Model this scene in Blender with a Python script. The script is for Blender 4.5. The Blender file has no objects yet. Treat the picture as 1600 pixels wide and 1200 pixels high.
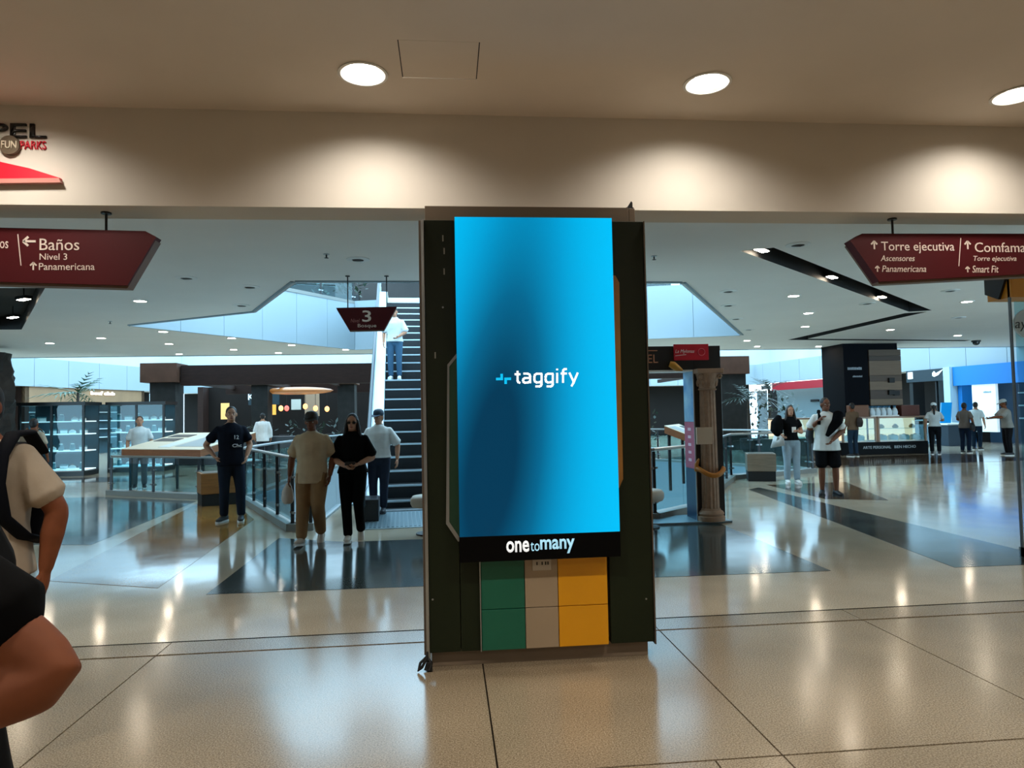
import bpy, bmesh, math, random
from mathutils import Vector, Matrix, noise
from mathutils.geometry import tessellate_polygon

random.seed(7)
SC = bpy.context.scene
COL = SC.collection

# ------------------------------------------------------------------ camera
YAW, PIT, ROL, FPX, EYE = 0.0950269, 0.0438357, -0.0196355, 1070.34, 1.58
_f = Vector((math.sin(YAW)*math.cos(PIT), math.cos(YAW)*math.cos(PIT), math.sin(PIT)))
_r0 = Vector((math.cos(YAW), -math.sin(YAW), 0)); _u0 = _r0.cross(_f)
_r = _r0*math.cos(ROL) + _u0*math.sin(ROL); _u = -_r0*math.sin(ROL) + _u0*math.cos(ROL)
cam_d = bpy.data.cameras.new('camera'); cam_d.sensor_width = 36; cam_d.lens = 36*FPX/1600
cam_d.clip_start = 0.05; cam_d.clip_end = 300
cam = bpy.data.objects.new('camera', cam_d); COL.objects.link(cam)
_m = Matrix((_r, _u, -_f)).transposed().to_4x4(); _m.translation = Vector((0, 0, EYE))
cam.matrix_world = _m
SC.camera = cam
SC.cycles.max_bounces = 5; SC.cycles.diffuse_bounces = 3; SC.cycles.glossy_bounces = 3

# ------------------------------------------------------------------ daylight from the atrium skylights, exposure
SC.view_settings.view_transform = 'Standard'; SC.view_settings.look = 'None'
SC.view_settings.gamma = 1.0; SC.view_settings.use_curve_mapping = False
SC.view_settings.exposure = 0.0
world = bpy.data.worlds.new('skylight'); SC.world = world; world.use_nodes = True
_bg = world.node_tree.nodes['Background']
_bg.inputs[0].default_value = (0.48, 0.785, 1.0, 1); _bg.inputs[1].default_value = 5.7

def at(x, y, Y):
    d = _f*FPX + _r*(x-800) - _u*(y-600)
    return d*(Y/d.y) + Vector((0, 0, EYE))
def on(x, y, z=0.0):
    d = _f*FPX + _r*(x-800) - _u*(y-600)
    return d*((z-EYE)/d.z) + Vector((0, 0, EYE))

# ------------------------------------------------------------------ materials
def lin(c):
    o = []
    for v in c:
        v /= 255.0
        o.append(v/12.92 if v <= .04045 else ((v+.055)/1.055)**2.4)
    return (*o, 1)
MATS = {}
def mat(name, col, rough=.5, metal=0, var=0.0, scale=8, bump=0, emit=0, col2=None, spec=.5, coat=0, stretch=None):
    if name in MATS: return MATS[name]
    m = bpy.data.materials.new(name); m.use_nodes = True; MATS[name] = m
    nt = m.node_tree; b = nt.nodes['Principled BSDF']
    b.inputs['Base Color'].default_value = lin(col); b.inputs['Roughness'].default_value = rough
    b.inputs['Metallic'].default_value = metal; b.inputs['Specular IOR Level'].default_value = spec
    b.inputs['Coat Weight'].default_value = coat
    if emit:
        b.inputs['Emission Color'].default_value = lin(col); b.inputs['Emission Strength'].default_value = emit
    if var or bump:
        tc = nt.nodes.new('ShaderNodeTexCoord'); n = nt.nodes.new('ShaderNodeTexNoise')
        n.inputs['Scale'].default_value = scale; n.inputs['Detail'].default_value = 5
        if stretch:
            mp = nt.nodes.new('ShaderNodeMapping'); mp.inputs['Scale'].default_value = stretch
            nt.links.new(tc.outputs['Object'], mp.inputs['Vector']); nt.links.new(mp.outputs[0], n.inputs['Vector'])
        else:
            nt.links.new(tc.outputs['Object'], n.inputs['Vector'])
        if var:
            r = nt.nodes.new('ShaderNodeValToRGB'); c = lin(col); d = lin(col2) if col2 else tuple(min(1, v*(1-var)) for v in c[:3])+(1,)
            r.color_ramp.elements[0].position = .3; r.color_ramp.elements[1].position = .7
            r.color_ramp.elements[0].color = d; r.color_ramp.elements[1].color = c
            nt.links.new(n.outputs['Fac'], r.inputs[0]); nt.links.new(r.outputs[0], b.inputs['Base Color'])
        if bump:
            bp = nt.nodes.new('ShaderNodeBump'); bp.inputs['Strength'].default_value = bump; bp.inputs['Distance'].default_value = .02
            nt.links.new(n.outputs['Fac'], bp.inputs['Height']); nt.links.new(bp.outputs[0], b.inputs['Normal'])
    return m
def terrazzo(name, base, dark, light, rough, wob=.004):
    if name in MATS: return MATS[name]
    m = bpy.data.materials.new(name); m.use_nodes = True; MATS[name] = m
    nt = m.node_tree; b = nt.nodes['Principled BSDF']; L = nt.links.new
    tc = nt.nodes.new('ShaderNodeNewGeometry')
    n1 = nt.nodes.new('ShaderNodeTexNoise'); n1.inputs['Scale'].default_value = 130; n1.inputs['Detail'].default_value = 3
    n2 = nt.nodes.new('ShaderNodeTexNoise'); n2.inputs['Scale'].default_value = 1.3; n2.inputs['Detail'].default_value = 3
    v = nt.nodes.new('ShaderNodeTexVoronoi'); v.inputs['Scale'].default_value = 130
    for n in (n1, n2, v): L(tc.outputs['Position'], n.inputs['Vector'])
    r = nt.nodes.new('ShaderNodeValToRGB'); e = r.color_ramp.elements
    e[0].position = .34; e[0].color = lin(dark); e[1].position = .68; e[1].color = lin(light)
    q = e.new(.5); q.color = lin(base)
    L(n1.outputs['Fac'], r.inputs[0])
    mx = nt.nodes.new('ShaderNodeMix'); mx.data_type = 'RGBA'; mx.blend_type = 'MULTIPLY'; mx.inputs['Factor'].default_value = .55
    r2 = nt.nodes.new('ShaderNodeValToRGB'); r2.color_ramp.elements[0].position = .35; r2.color_ramp.elements[0].color = (.72, .72, .72, 1); r2.color_ramp.elements[1].position = .65
    L(n2.outputs['Fac'], r2.inputs[0]); L(r.outputs[0], mx.inputs['A']); L(r2.outputs[0], mx.inputs['B'])
    L(mx.outputs['Result'], b.inputs['Base Color'])
    rr = nt.nodes.new('ShaderNodeMapRange'); rr.inputs['To Min'].default_value = rough*.7; rr.inputs['To Max'].default_value = rough*1.4
    L(n2.outputs['Fac'], rr.inputs['Value']); L(rr.outputs[0], b.inputs['Roughness'])
    n3 = nt.nodes.new('ShaderNodeTexNoise'); n3.inputs['Scale'].default_value = 2.2; n3.inputs['Detail'].default_value = 1
    L(tc.outputs['Position'], n3.inputs['Vector'])
    bp = nt.nodes.new('ShaderNodeBump'); bp.inputs['Strength'].default_value = .25; bp.inputs['Distance'].default_value = wob
    L(n3.outputs['Fac'], bp.inputs['Height']); L(bp.outputs[0], b.inputs['Normal'])
    b.inputs['IOR'].default_value = 1.55
    return m
def glassmat(name, tint, refl=1.0):
    if name in MATS: return MATS[name]
    m = bpy.data.materials.new(name); m.use_nodes = True; MATS[name] = m
    nt = m.node_tree; nt.nodes.clear(); L = nt.links.new
    o = nt.nodes.new('ShaderNodeOutputMaterial'); t = nt.nodes.new('ShaderNodeBsdfTransparent'); g = nt.nodes.new('ShaderNodeBsdfGlossy')
    g.inputs['Roughness'].default_value = .02; t.inputs['Color'].default_value = lin(tint)
    fr = nt.nodes.new('ShaderNodeLayerWeight'); fr.inputs['Blend'].default_value = .5
    pw = nt.nodes.new('ShaderNodeMath'); pw.operation = 'POWER'; pw.inputs[1].default_value = 5; L(fr.outputs['Facing'], pw.inputs[0])
    mu = nt.nodes.new('ShaderNodeMath'); mu.operation = 'MULTIPLY_ADD'; mu.inputs[1].default_value = .9*refl; mu.inputs[2].default_value = .04*refl
    mx = nt.nodes.new('ShaderNodeMixShader')
    L(pw.outputs[0], mu.inputs[0]); L(mu.outputs[0], mx.inputs[0]); L(t.outputs[0], mx.inputs[1]); L(g.outputs[0], mx.inputs[2]); L(mx.outputs[0], o.inputs[0])
    return m

# ------------------------------------------------------------------ mesh helpers
def wm(o):
    m = Matrix()
    while o is not None:
        m = o.matrix_basis @ m; o = o.parent
    return m
class MB:
    def __init__(s): s.bm = bmesh.new()
    def box(s, x0, x1, y0, y1, z0, z1, bev=0, M=None):
        if x0 > x1: x0, x1 = x1, x0
        if y0 > y1: y0, y1 = y1, y0
        if z0 > z1: z0, z1 = z1, z0
        vs = [s.bm.verts.new(p) for p in ((x0,y0,z0),(x1,y0,z0),(x1,y1,z0),(x0,y1,z0),(x0,y0,z1),(x1,y0,z1),(x1,y1,z1),(x0,y1,z1))]
        fs = [s.bm.faces.new([vs[i] for i in q]) for q in ((3,2,1,0),(4,5,6,7),(0,1,5,4),(1,2,6,5),(2,3,7,6),(3,0,4,7))]
        geo = vs
        if bev:
            es = list({e for f in fs for e in f.edges})
            r = bmesh.ops.bevel(s.bm, geom=es, offset=bev, segments=2, affect='EDGES', profile=.6)
            geo = list({v for f in r['faces'] for v in f.verts})
        if M is not None:
            for v in geo: v.co = M @ v.co
        return s
    def bar(s, a, b, w, h=None):
        """square bar between two points"""
        h = h or w; a = Vector(a); b = Vector(b); d = (b-a); n = d.length; d.normalize()
        up = Vector((0,0,1)) if abs(d.z) < .95 else Vector((0,1,0))
        x = d.cross(up).normalized(); z = x.cross(d)
        M = Matrix((x, d, z)).transposed().to_4x4(); M.translation = a
        return s.box(-w/2, w/2, 0, n, -h/2, h/2, M=M)
    def rings(s, rs, cap=True, close=False):
        vr = [[s.bm.verts.new(p) for p in r] for r in rs]; n = len(vr[0])
        for a, b in zip(vr, vr[1:]+(vr[:1] if close else [])):
            for i in range(n):
                try: s.bm.faces.new((a[i], a[(i+1)%n], b[(i+1)%n], b[i]))
                except ValueError: pass
        if cap and not close:
            s.bm.faces.new(vr[0][::-1]); s.bm.faces.new(vr[-1])
        return s
    def tube(s, pts, r, seg=10, cap=True, flat=1.0, close=False):
        pts = [Vector(p) for p in pts]; n = len(pts)
        rr = r if isinstance(r, (list, tuple)) else [r]*n
        rs = []; px = None
        for i, p in enumerate(pts):
            if close: d = pts[(i+1)%n]-pts[i-1]
            else: d = pts[min(i+1, n-1)]-pts[max(i-1, 0)]
            d.normalize()
            if px is None:
                up = Vector((0,0,1)) if abs(d.z) < .9 else Vector((0,1,0)); px = d.cross(up).normalized()
            else:
                px = (px-d*px.dot(d)).normalized()
            py = d.cross(px)
            rs.append([p+px*math.cos(2*math.pi*k/seg)*rr[i]+py*math.sin(2*math.pi*k/seg)*rr[i]*flat for k in range(seg)])
        return s.rings(rs, cap, close)
    def cyl(s, a, b, r, seg=16): return s.tube([a, b], r, seg)
    def lathe(s, prof, c, seg=24, cap=True):
        c = Vector(c)
        return s.rings([[c+Vector((r*math.cos(2*math.pi*k/seg), r*math.sin(2*math.pi*k/seg), z)) for k in range(seg)] for r, z in prof], cap)
    def prism(s, pts, z0, z1):
        if sum(a[0]*b[1]-b[0]*a[1] for a, b in zip(pts, list(pts[1:])+[pts[0]])) < 0: pts = pts[::-1]
        return s.rings([[Vector((p[0], p[1], z)) for p in pts] for z in (z0, z1)])
    def prismy(s, pts, y0, y1):
        """outline in x,z pushed along y"""
        return s.rings([[Vector((p[0], y, p[1])) for p in pts] for y in (y0, y1)])
    def prismx(s, pts, x0, x1):
        return s.rings([[Vector((x, p[0], p[1])) for p in pts] for x in (x0, x1)])
    def ell(s, c, r, seg=16, n=10, M=None):
        c = Vector(c); rs = []
        for i in range(n+1):
            t = math.pi*i/n; q = max(.002, math.sin(t))
            ring = [Vector((r[0]*q*math.cos(2*math.pi*k/seg), r[1]*q*math.sin(2*math.pi*k/seg), -r[2]*math.cos(t))) for k in range(seg)]
            rs.append([c+(M@p if M else p) for p in ring])
        return s.rings(rs)
    def holed(s, outer, holes, z, up=True):
        loops = [[Vector((p[0], p[1], 0)) for p in outer]]+[[Vector((p[0], p[1], 0)) for p in h] for h in holes]
        tri = tessellate_polygon(loops); vs = [s.bm.verts.new((p.x, p.y, z)) for l in loops for p in l]
        for t in tri:
            a, b, c = (vs[i] for i in t)
            if ((b.co-a.co).cross(c.co-a.co).z > 0) != up: b, c = c, b
            try: s.bm.faces.new((a, b, c))
            except ValueError: pass
        return s
    def face(s, pts):
        s.bm.faces.new([s.bm.verts.new(p) for p in pts]); return s
    def mesh(s, name, M=None, smooth=False):
        bmesh.ops.recalc_face_normals(s.bm, faces=s.bm.faces)
        if M is not None: bmesh.ops.transform(s.bm, matrix=M, verts=s.bm.verts)
        me = bpy.data.meshes.new(name); s.bm.to_mesh(me); s.bm.free()
        if smooth:
            me.polygons.foreach_set('use_smooth', [True]*len(me.polygons))
        return me
    def build(s, name, m, parent=None, local=False, smooth=False, keep=False):
        """one mesh object; authored in world coordinates unless local"""
        M = None; loc = None
        if parent is not None:
            if not local: M = wm(parent).inverted()
        elif not keep:
            co = [v.co for v in s.bm.verts]
            loc = Vector(((min(c.x for c in co)+max(c.x for c in co))/2, (min(c.y for c in co)+max(c.y for c in co))/2, min(c.z for c in co)))
            M = Matrix.Translation(-loc)
        o = bpy.data.objects.new(name, s.mesh(name, M, smooth)); COL.objects.link(o)
        if loc is not None: o.location = loc
        if parent is not None: o.parent = parent
        o.data.materials.append(m)
        if smooth == 'auto': pass
        return o
def tag(o, label, cat, group=None, kind=None):
    o['label'] = label
    if cat: o['category'] = cat
    if group: o['group'] = group
    if kind: o['kind'] = kind
    return o
def thing(name, label, cat, loc=(0,0,0), rotz=0, group=None):
    o = bpy.data.objects.new(name, None); COL.objects.link(o); o.location = loc; o.rotation_euler = (0,0,rotz); o.empty_display_size = .1
    return tag(o, label, cat, group)
def struct(o, label=None):
    o['kind'] = 'structure'
    if label: o['label'] = label
    return o
def dup(root, loc, rotz=None, label=None, group=None):
    r = root.copy(); COL.objects.link(r); r.location = loc
    if rotz is not None: r.rotation_euler = (0,0,rotz)
    if label: r['label'] = label
    if group: r['group'] = group
    for ch in list(root.children):
        c = ch.copy(); COL.objects.link(c); c.parent = r
        for g in list(ch.children):
            d = g.copy(); COL.objects.link(d); d.parent = c
    return r
def sharp(o, ang=35):
    o.data.polygons.foreach_set('use_smooth', [True]*len(o.data.polygons)); o.data.set_sharp_from_angle(angle=math.radians(ang)); return o

def text(name, body, box, Y, m, parent, ext=.002, shear=0.0, bold=0.0, italic_fit=True, M=None):
    """flat lettering facing the hall front: fitted to the world x0,x1,z0,z1 of box at depth Y"""
    cu = bpy.data.curves.new(name, 'FONT'); cu.body = body; cu.size = 1; cu.shear = shear; cu.offset = bold; cu.resolution_u = 3
    ob = bpy.data.objects.new('tmp', cu); COL.objects.link(ob)
    dg = bpy.context.evaluated_depsgraph_get(); me = bpy.data.meshes.new_from_object(ob.evaluated_get(dg))
    bpy.data.objects.remove(ob); bpy.data.curves.remove(cu)
    xs = [v.co.x for v in me.vertices]; ys = [v.co.y for v in me.vertices]
    x0, x1, z0, z1 = box; sx = (x1-x0)/(max(xs)-min(xs)); sz = (z1-z0)/(max(ys)-min(ys))
    bm = bmesh.new(); bm.from_mesh(me); bpy.data.meshes.remove(me)
    mx, my = min(xs), min(ys)
    for v in bm.verts: v.co = Vector(((v.co.x-mx)*sx+x0, Y, (v.co.y-my)*sz+z0))
    r = bmesh.ops.extrude_face_region(bm, geom=bm.faces[:])
    for g in r['geom']:
        if isinstance(g, bmesh.types.BMVert): g.co.y -= ext
    b = MB.__new__(MB); b.bm = bm
    if M is not None: bmesh.ops.transform(bm, matrix=M, verts=bm.verts)
    return b.build(name, m, parent)
def textpx(name, body, x0, y0, x1, y1, Y, m, parent, **k):
    a = at(x0, (y0+y1)/2, Y); b = at(x1, (y0+y1)/2, Y); t = at((x0+x1)/2, y0, Y); c = at((x0+x1)/2, y1, Y)
    return text(name, body, (a.x, b.x, c.z, t.z), Y, m, parent, **k)

# ================================================================== palette
WALL = mat('warm_white_plaster', (216, 208, 196), .7, var=.06, scale=2, bump=.03)
CEILF = mat('front_ceiling_plaster', (222, 210, 196), .75, var=.05, scale=2)
CEILB = mat('hall_ceiling_plaster', (236, 234, 230), .7, var=.04, scale=1)
FASC = mat('pale_metal_fascia', (150, 164, 172), .35, var=.03, scale=1)
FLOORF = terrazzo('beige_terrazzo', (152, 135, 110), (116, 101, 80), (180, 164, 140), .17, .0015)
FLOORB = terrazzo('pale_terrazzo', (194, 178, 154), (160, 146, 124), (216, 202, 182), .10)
FDARK = terrazzo('dark_green_granite', (60, 68, 67), (40, 47, 47), (84, 92, 89), .12)
FTAN = terrazzo('tan_marble', (150, 104, 52), (120, 78, 36), (176, 130, 74), .09)
FGREY = terrazzo('grey_granite', (84, 88, 86), (60, 64, 64), (112, 116, 112), .10)
FBROWN = terrazzo('brown_granite', (92, 70, 50), (66, 48, 34), (116, 90, 66), .09)
GROUT = mat('dark_joint', (40, 34, 28), 1.0, spec=0)
BLACK = mat('black_matt', (14, 14, 15), .6)
BLACKG = mat('black_gloss', (10, 10, 12), .2)
DGREY = mat('dark_grey_metal', (48, 50, 52), .4, .6)
STEEL = mat('brushed_steel', (178, 184, 188), .28, .9)
WHITE = mat('white_paint', (232, 232, 228), .5)
CREAM = mat('cream_panel', (214, 200, 176), .5)
WOOD = mat('walnut_wood', (150, 96, 50), .45, var=.35, scale=6, stretch=(1, 1, 9))
DWOOD = mat('dark_brown_wood', (46, 28, 22), .7, spec=.2, var=.35, scale=5, stretch=(1, 1, 8))
LAMPW = mat('lamp_lens', (255, 250, 240), .4, emit=60)
LAMPB = mat('hall_lamp_lens', (255, 236, 208), .4, emit=95)
GLASS = glassmat('clear_glass', (214, 236, 240), 1.0)
DGLASS = glassmat('smoky_glass', (120, 150, 160), 1.2)
RED = mat('sign_burgundy', (76, 9, 17), .55, spec=.3, var=.05, scale=3)
REDB = mat('bright_red', (214, 24, 48), .4)
SIGNW = mat('sign_white', (236, 220, 208), .5)

# ================================================================== structure
ZF, ZC, ZB = 3.76, 3.75, 3.07
# front floor: base with tiles
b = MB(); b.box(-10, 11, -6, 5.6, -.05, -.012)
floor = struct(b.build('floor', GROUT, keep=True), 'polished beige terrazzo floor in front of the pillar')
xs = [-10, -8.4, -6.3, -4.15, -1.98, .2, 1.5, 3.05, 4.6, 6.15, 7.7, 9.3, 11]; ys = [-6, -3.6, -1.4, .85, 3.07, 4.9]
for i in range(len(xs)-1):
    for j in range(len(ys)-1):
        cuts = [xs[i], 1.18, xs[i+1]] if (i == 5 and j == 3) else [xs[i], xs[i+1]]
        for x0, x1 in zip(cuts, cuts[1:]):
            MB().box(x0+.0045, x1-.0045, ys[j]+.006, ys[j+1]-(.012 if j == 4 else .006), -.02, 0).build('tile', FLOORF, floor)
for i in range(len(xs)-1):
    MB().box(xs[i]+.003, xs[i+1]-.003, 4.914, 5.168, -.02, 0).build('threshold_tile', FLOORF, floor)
# hall floor with the opening down to the level below
OPENING = [(-1.9, 10.1), (-2.1, 10.1), (-3.85, 13.9), (-3.8, 16.6), (-3.2, 22.6), (1.0, 24.0), (5.6, 22.2), (8.9, 16.3), (6.3, 15.2), (3.75, 10.7), (2.95, 9.95), (2.5, 9.95), (2.5, 12.6), (-1.9, 12.6)]
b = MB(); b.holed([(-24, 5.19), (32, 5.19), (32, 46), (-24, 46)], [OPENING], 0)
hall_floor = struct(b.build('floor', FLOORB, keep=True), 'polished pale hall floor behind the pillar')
def inlay(pts, m): MB().prism(pts, -.01, .0025).build('floor_inlay', m, hall_floor)
inlay([(-2.2, 6.52), (-2.24, 9.4), (-1.3, 8.92), (2.4, 8.92), (2.85, 9.6), (3.75, 9.25), (3.68, 6.4)], FDARK)
inlay([(-4.25, 9.4), (-4.75, 13.6), (-3.95, 13.3), (-3.05, 11.2), (-2.75, 6.85), (-4.0, 7.35)], FTAN)
inlay([(-4.9, 14.0), (-7.3, 15.3), (-11.5, 15.6), (-8.6, 10.2), (-4.6, 9.4)], FGREY)
inlay([(5.9, 13.1), (6.25, 13.4), (6.15, 6.6), (5.7, 6.3), (4.9, 6.32)], FDARK)
inlay([(9.5, 17.2), (17.0, 17.9), (16.6, 21.0), (10.2, 20.6)], FBROWN)
inlay([(-16, 19.4), (-8.0, 19.0), (-7.4, 20.6), (-16, 21.2)], FBROWN)
inlay([(6.6, 13.8), (8.4, 13.9), (7.4, 11.0), (6.5, 11.4)], FBROWN)
# panels lining the opening under the floor and the void above
def lining(name, poly, z0, z1, label, m, step=1.25, skip=()):
    mb = MB(); n = len(poly)
    for i in range(n):
        if i in skip: continue
        a = Vector((*poly[i], 0)); c = Vector((*poly[(i+1)%n], 0)); d = (c-a).normalized(); o = Vector((d.y, -d.x, 0))
        # push outward from the opening
        cx = sum(p[0] for p in poly)/n; cy = sum(p[1] for p in poly)/n
        if o.dot((a+c)/2-Vector((cx, cy, 0))) < 0: o = -o
        mb.rings([[a+o*.05+Vector((0,0,z)), c+o*.05+Vector((0,0,z)), c+o*.09+Vector((0,0,z)), a+o*.09+Vector((0,0,z))] for z in (z0, z1)])
    root = struct(mb.build(name, mat('fascia_joint', (120, 140, 150), .6), keep=True), label)
    for i in range(n):
        if i in skip: continue
        a = Vector((*poly[i], 0)); c = Vector((*poly[(i+1)%n], 0)); L = (c-a).length; d = (c-a).normalized(); o = Vector((d.y, -d.x, 0))
        cx = sum(p[0] for p in poly)/n; cy = sum(p[1] for p in poly)/n
        if o.dot((a+c)/2-Vector((cx, cy, 0))) < 0: o = -o
        k = max(1, round(L/step))
        for j in range(k):
            p = a+d*(L*j/k+.005); q = a+d*(L*(j+1)/k-.005)
            MB().rings([[p+Vector((0,0,z)), q+Vector((0,0,z)), q+o*.05+Vector((0,0,z)), p+o*.05+Vector((0,0,z))] for z in (z0, z1)]).build('panel', m, root)
    return root
lining('trim_1', OPENING, -2.2, .03, 'pale panels lining the floor opening around the escalator', FASC, 1.5)
MB().box(-14, 16, 5.5, 34, -5.0, -4.9).build('floor_lower', FLOORB, keep=True)['kind'] = 'structure'
bpy.data.objects['floor_lower']['label'] = 'pale floor of the level below'
# beam across the passage and the front ceiling
struct(MB().box(-10, 11, 4.9, 5.22, ZB, 4.2).build('wall_front', WALL, keep=True), 'plain warm white bulkhead across the passage above the pillar')
b = MB(); HX0, HX1, HY0, HY1 = -.255, .225, 3.92, 4.37
LAMPS = [(-.5, 4.33), (1.76, 4.33), (4.03, 4.38), (-2.86, 4.33), (6.3, 4.38), (-5.0, 4.33)] + [(x, y) for y in (1.7, -1.6) for x in (-5.0, -2.76, -.5, 1.76, 4.03, 6.3)]  # the two rear rows are unseen, added to brighten the passage
def circ(c, r, n=20): return [(c[0]+r*math.cos(2*math.pi*k/n), c[1]+r*math.sin(2*math.pi*k/n)) for k in range(n)]
b.holed([(-10, -6), (11, -6), (11, 4.9), (-10, 4.9)], [[(HX0, HY0), (HX1, HY0), (HX1, HY1), (HX0, HY1)]]+[circ(c, .14) for c in LAMPS], ZF, up=False)
ceiling = struct(b.build('ceiling', CEILF, keep=True), 'warm plaster ceiling with round downlights in front')
MB().box(HX0+.006, HX1-.006, HY0+.008, HY1-.004, ZF+.003, ZF+.02).build('access_hatch', CEILF, ceiling)
b = MB(); b.box(HX0-.03, HX1+.03, HY0-.03, HY1+.03, ZF+.02, ZF+.05).build('hatch_recess', BLACK, ceiling)
for n, q in (('wall_left', (-10.2, -10, -6, 5.2, 0, 4.2)), ('wall_right', (11, 11.2, -6, 5.2, 0, 4.2)), ('wall_rear', (-10.2, 11.2, -6.2, -6, 0, 4.2))):
    struct(MB().box(*q).build(n, WALL, keep=True), 'unseen plaster wall closing the front passage to sky light')  # never in view; built to keep sky light out of the passage
struct(MB().box(-10.2, 11.2, -6.2, 5.22, 4.2, 4.26).build('sky_block_slab', WALL, keep=True), 'unseen slab added to keep sky light off the front ceiling')  # unseen; added to stop sky light leaking round the hatch
# hall ceiling with the escalator void and the dark light slots
VOID = [(-2.36, 11.08), (3.97, 11.2), (8.51, 19.1), (-2.9, 22.2), (-7.06, 16.1), (-3.82, 14.2)]
SLR = [(4.03, 8.95), (4.41, 8.76), (11.02, 14.54), (10.59, 14.72)]
SLR2 = [(10.62, 14.9), (11.1, 14.75), (12.3, 20.9), (17.4, 21.2), (17.4, 21.5), (10.9, 20.9)]
SLR2 = [(10.66, 14.95), (11.06, 14.75), (11.25, 20.35), (17.5, 21.3), (17.5, 21.6), (10.75, 20.65)]
SLL = [(-7.2, 11.57), (-6.4, 11.58), (-9.75, 16.73), (-10.5, 16.71)]
b = MB(); b.holed([(-24, 5.22), (32, 5.22), (32, 23.8), (-24, 23.8)], [VOID, SLR, SLR2, SLL], ZC, up=False)
hall_ceiling = struct(b.build('ceiling', CEILB, keep=True), 'pale hall ceiling with the escalator void and dark light slots')
for sl in (SLR, SLR2, SLL):
    mb = MB(); n = len(sl)
    for i in range(n):
        a, c = sl[i], sl[(i+1)%n]
        mb.face([(a[0], a[1], ZC), (c[0], c[1], ZC), (c[0], c[1], ZC+.3), (a[0], a[1], ZC+.3)])
    mb.face([(p[0], p[1], ZC+.3) for p in sl])
    mb.build('light_slot', mat('slot_black', (18, 18, 19), .7), hall_ceiling)
void_lin = lining('trim_2', VOID, ZC-.02, 5.3, 'pale blue lit panels lining the ceiling void over the escalator', FASC)
vo = [(p[0]+(p[0]-.8)*.012, p[1]+(p[1]-16.5)*.012) for p in VOID]
struct(MB().holed([(-24, 5.3), (32, 5.3), (32, 23.8), (-24, 23.8)], [vo], 5.2).build('floor_upper', FLOORB, keep=True), 'upper storey floor around the escalator void')
struct(MB().box(-24, 32, 23.8, 24.0, ZC-.01, 5.2).build('trim_3', FASC, keep=True), 'pale edge of the hall ceiling before the far atrium')
# far side of the mall: oblique side walls and a far wall
FARW = mat('far_shop_wall', (30, 26, 24), .8, spec=.2, var=.2, scale=1)
class Wall:
    """a wall line from a to b; u runs along it, v away behind it"""
    def __init__(s, a, b, flip=1):
        s.a = Vector((*a, 0)); s.len = (Vector((*b, 0))-s.a).length; s.u = (Vector((*b, 0))-s.a).normalized(); s.v = Vector((s.u.y, -s.u.x, 0))*flip
        s.M = Matrix((s.u, s.v, Vector((0, 0, 1)))).transposed().to_4x4(); s.M.translation = s.a
        s.T = Matrix((-s.u*flip, s.v, Vector((0, 0, 1)))).transposed().to_4x4(); s.T.translation = s.a
    def hit(s, x, y, off=0.0):
        d = _f*FPX + _r*(x-800) - _u*(y-600); n = s.v; o = Vector((0, 0, EYE))
        p = o+d*((s.a+s.v*off-o).dot(n)/d.dot(n)); return (p-s.a).dot(s.u), p.z
    def box(s, u0, u1, v0, v1, z0, z1): return MB().box(u0, u1, v0, v1, z0, z1, M=s.M)
    def pt(s, u, v, z): return s.M @ Vector((u, v, z))
WR = Wall((21.75, 22.6), (19.5, 43), 1)
WL = Wall((-18.8, 28.0), (-15.2, 40), -1)
WB = Wall((19.9, 42), (-16, 42), 1)
WB.v = Vector((0, 1, 0)); WB.M = Matrix((WB.u, WB.v, Vector((0, 0, 1)))).transposed().to_4x4(); WB.M.translation = WB.a
def far_wall(w, nw, nt_, lw, lt):
    struct(w.box(0, w.len, 1.6, 1.8, 0, 3.3).build(nw, FARW, keep=True), lw)
    root = struct(w.box(0, w.len, .05, .2, 3.2, 4.42).build(nt_, mat('fascia_joint', (120, 140, 150)), keep=True), lt)
    n = round(w.len/1.8)
    for k in range(n): w.box(w.len*k/n+.01, w.len*(k+1)/n-.01, 0, .05, 3.18, 4.42).build('panel', FASC, root)
    struct(w.box(-4, w.len+4, 2.6, 2.8, 3.3, 7.0).build('wall_upper', mat('upper_pale_wall', (190, 200, 204), .6, var=.12, scale=.6), keep=True), 'pale upper storey wall: '+lw)
    struct(w.box(0, w.len, .2, 2.8, 3.2, 3.3).build('ceiling_far', CEILB, keep=True), 'low ceiling over shops: '+lw)
    return root
far_wall(WR, 'wall_right_far', 'trim_4', 'shop wall along the right side of the far atrium', 'pale blue floor edge above the shops on the right')
far_wall(WL, 'wall_left_far', 'trim_5', 'shop wall along the left side of the far atrium', 'pale blue floor edge above the shops on the left')
far_wall(WB, 'wall_back', 'trim_6', 'dark wall at the far end of the atrium', 'pale blue floor edge at the far end of the atrium')
struct(MB().box(-24.2, -24, 5.2, 30, -.1, 6).build('wall_side_unseen', FARW, keep=True), 'unseen dark wall closing one end of the hall to sky light')  # both side walls are unseen, added against sky light leaking in sideways
struct(MB().box(31.8, 32, 5.2, 30, -.1, 6).build('wall_side_unseen', FARW, keep=True), 'unseen dark wall closing the other end of the hall to sky light')
struct(MB().box(-9, 9, 26.5, 26.8, 4.4, 7.4).build('wall_upper', mat('upper_shop_front', (44, 38, 36), .6, var=.6, scale=.8), keep=True), 'dark shop front on the upper floor above the escalator')
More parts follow.
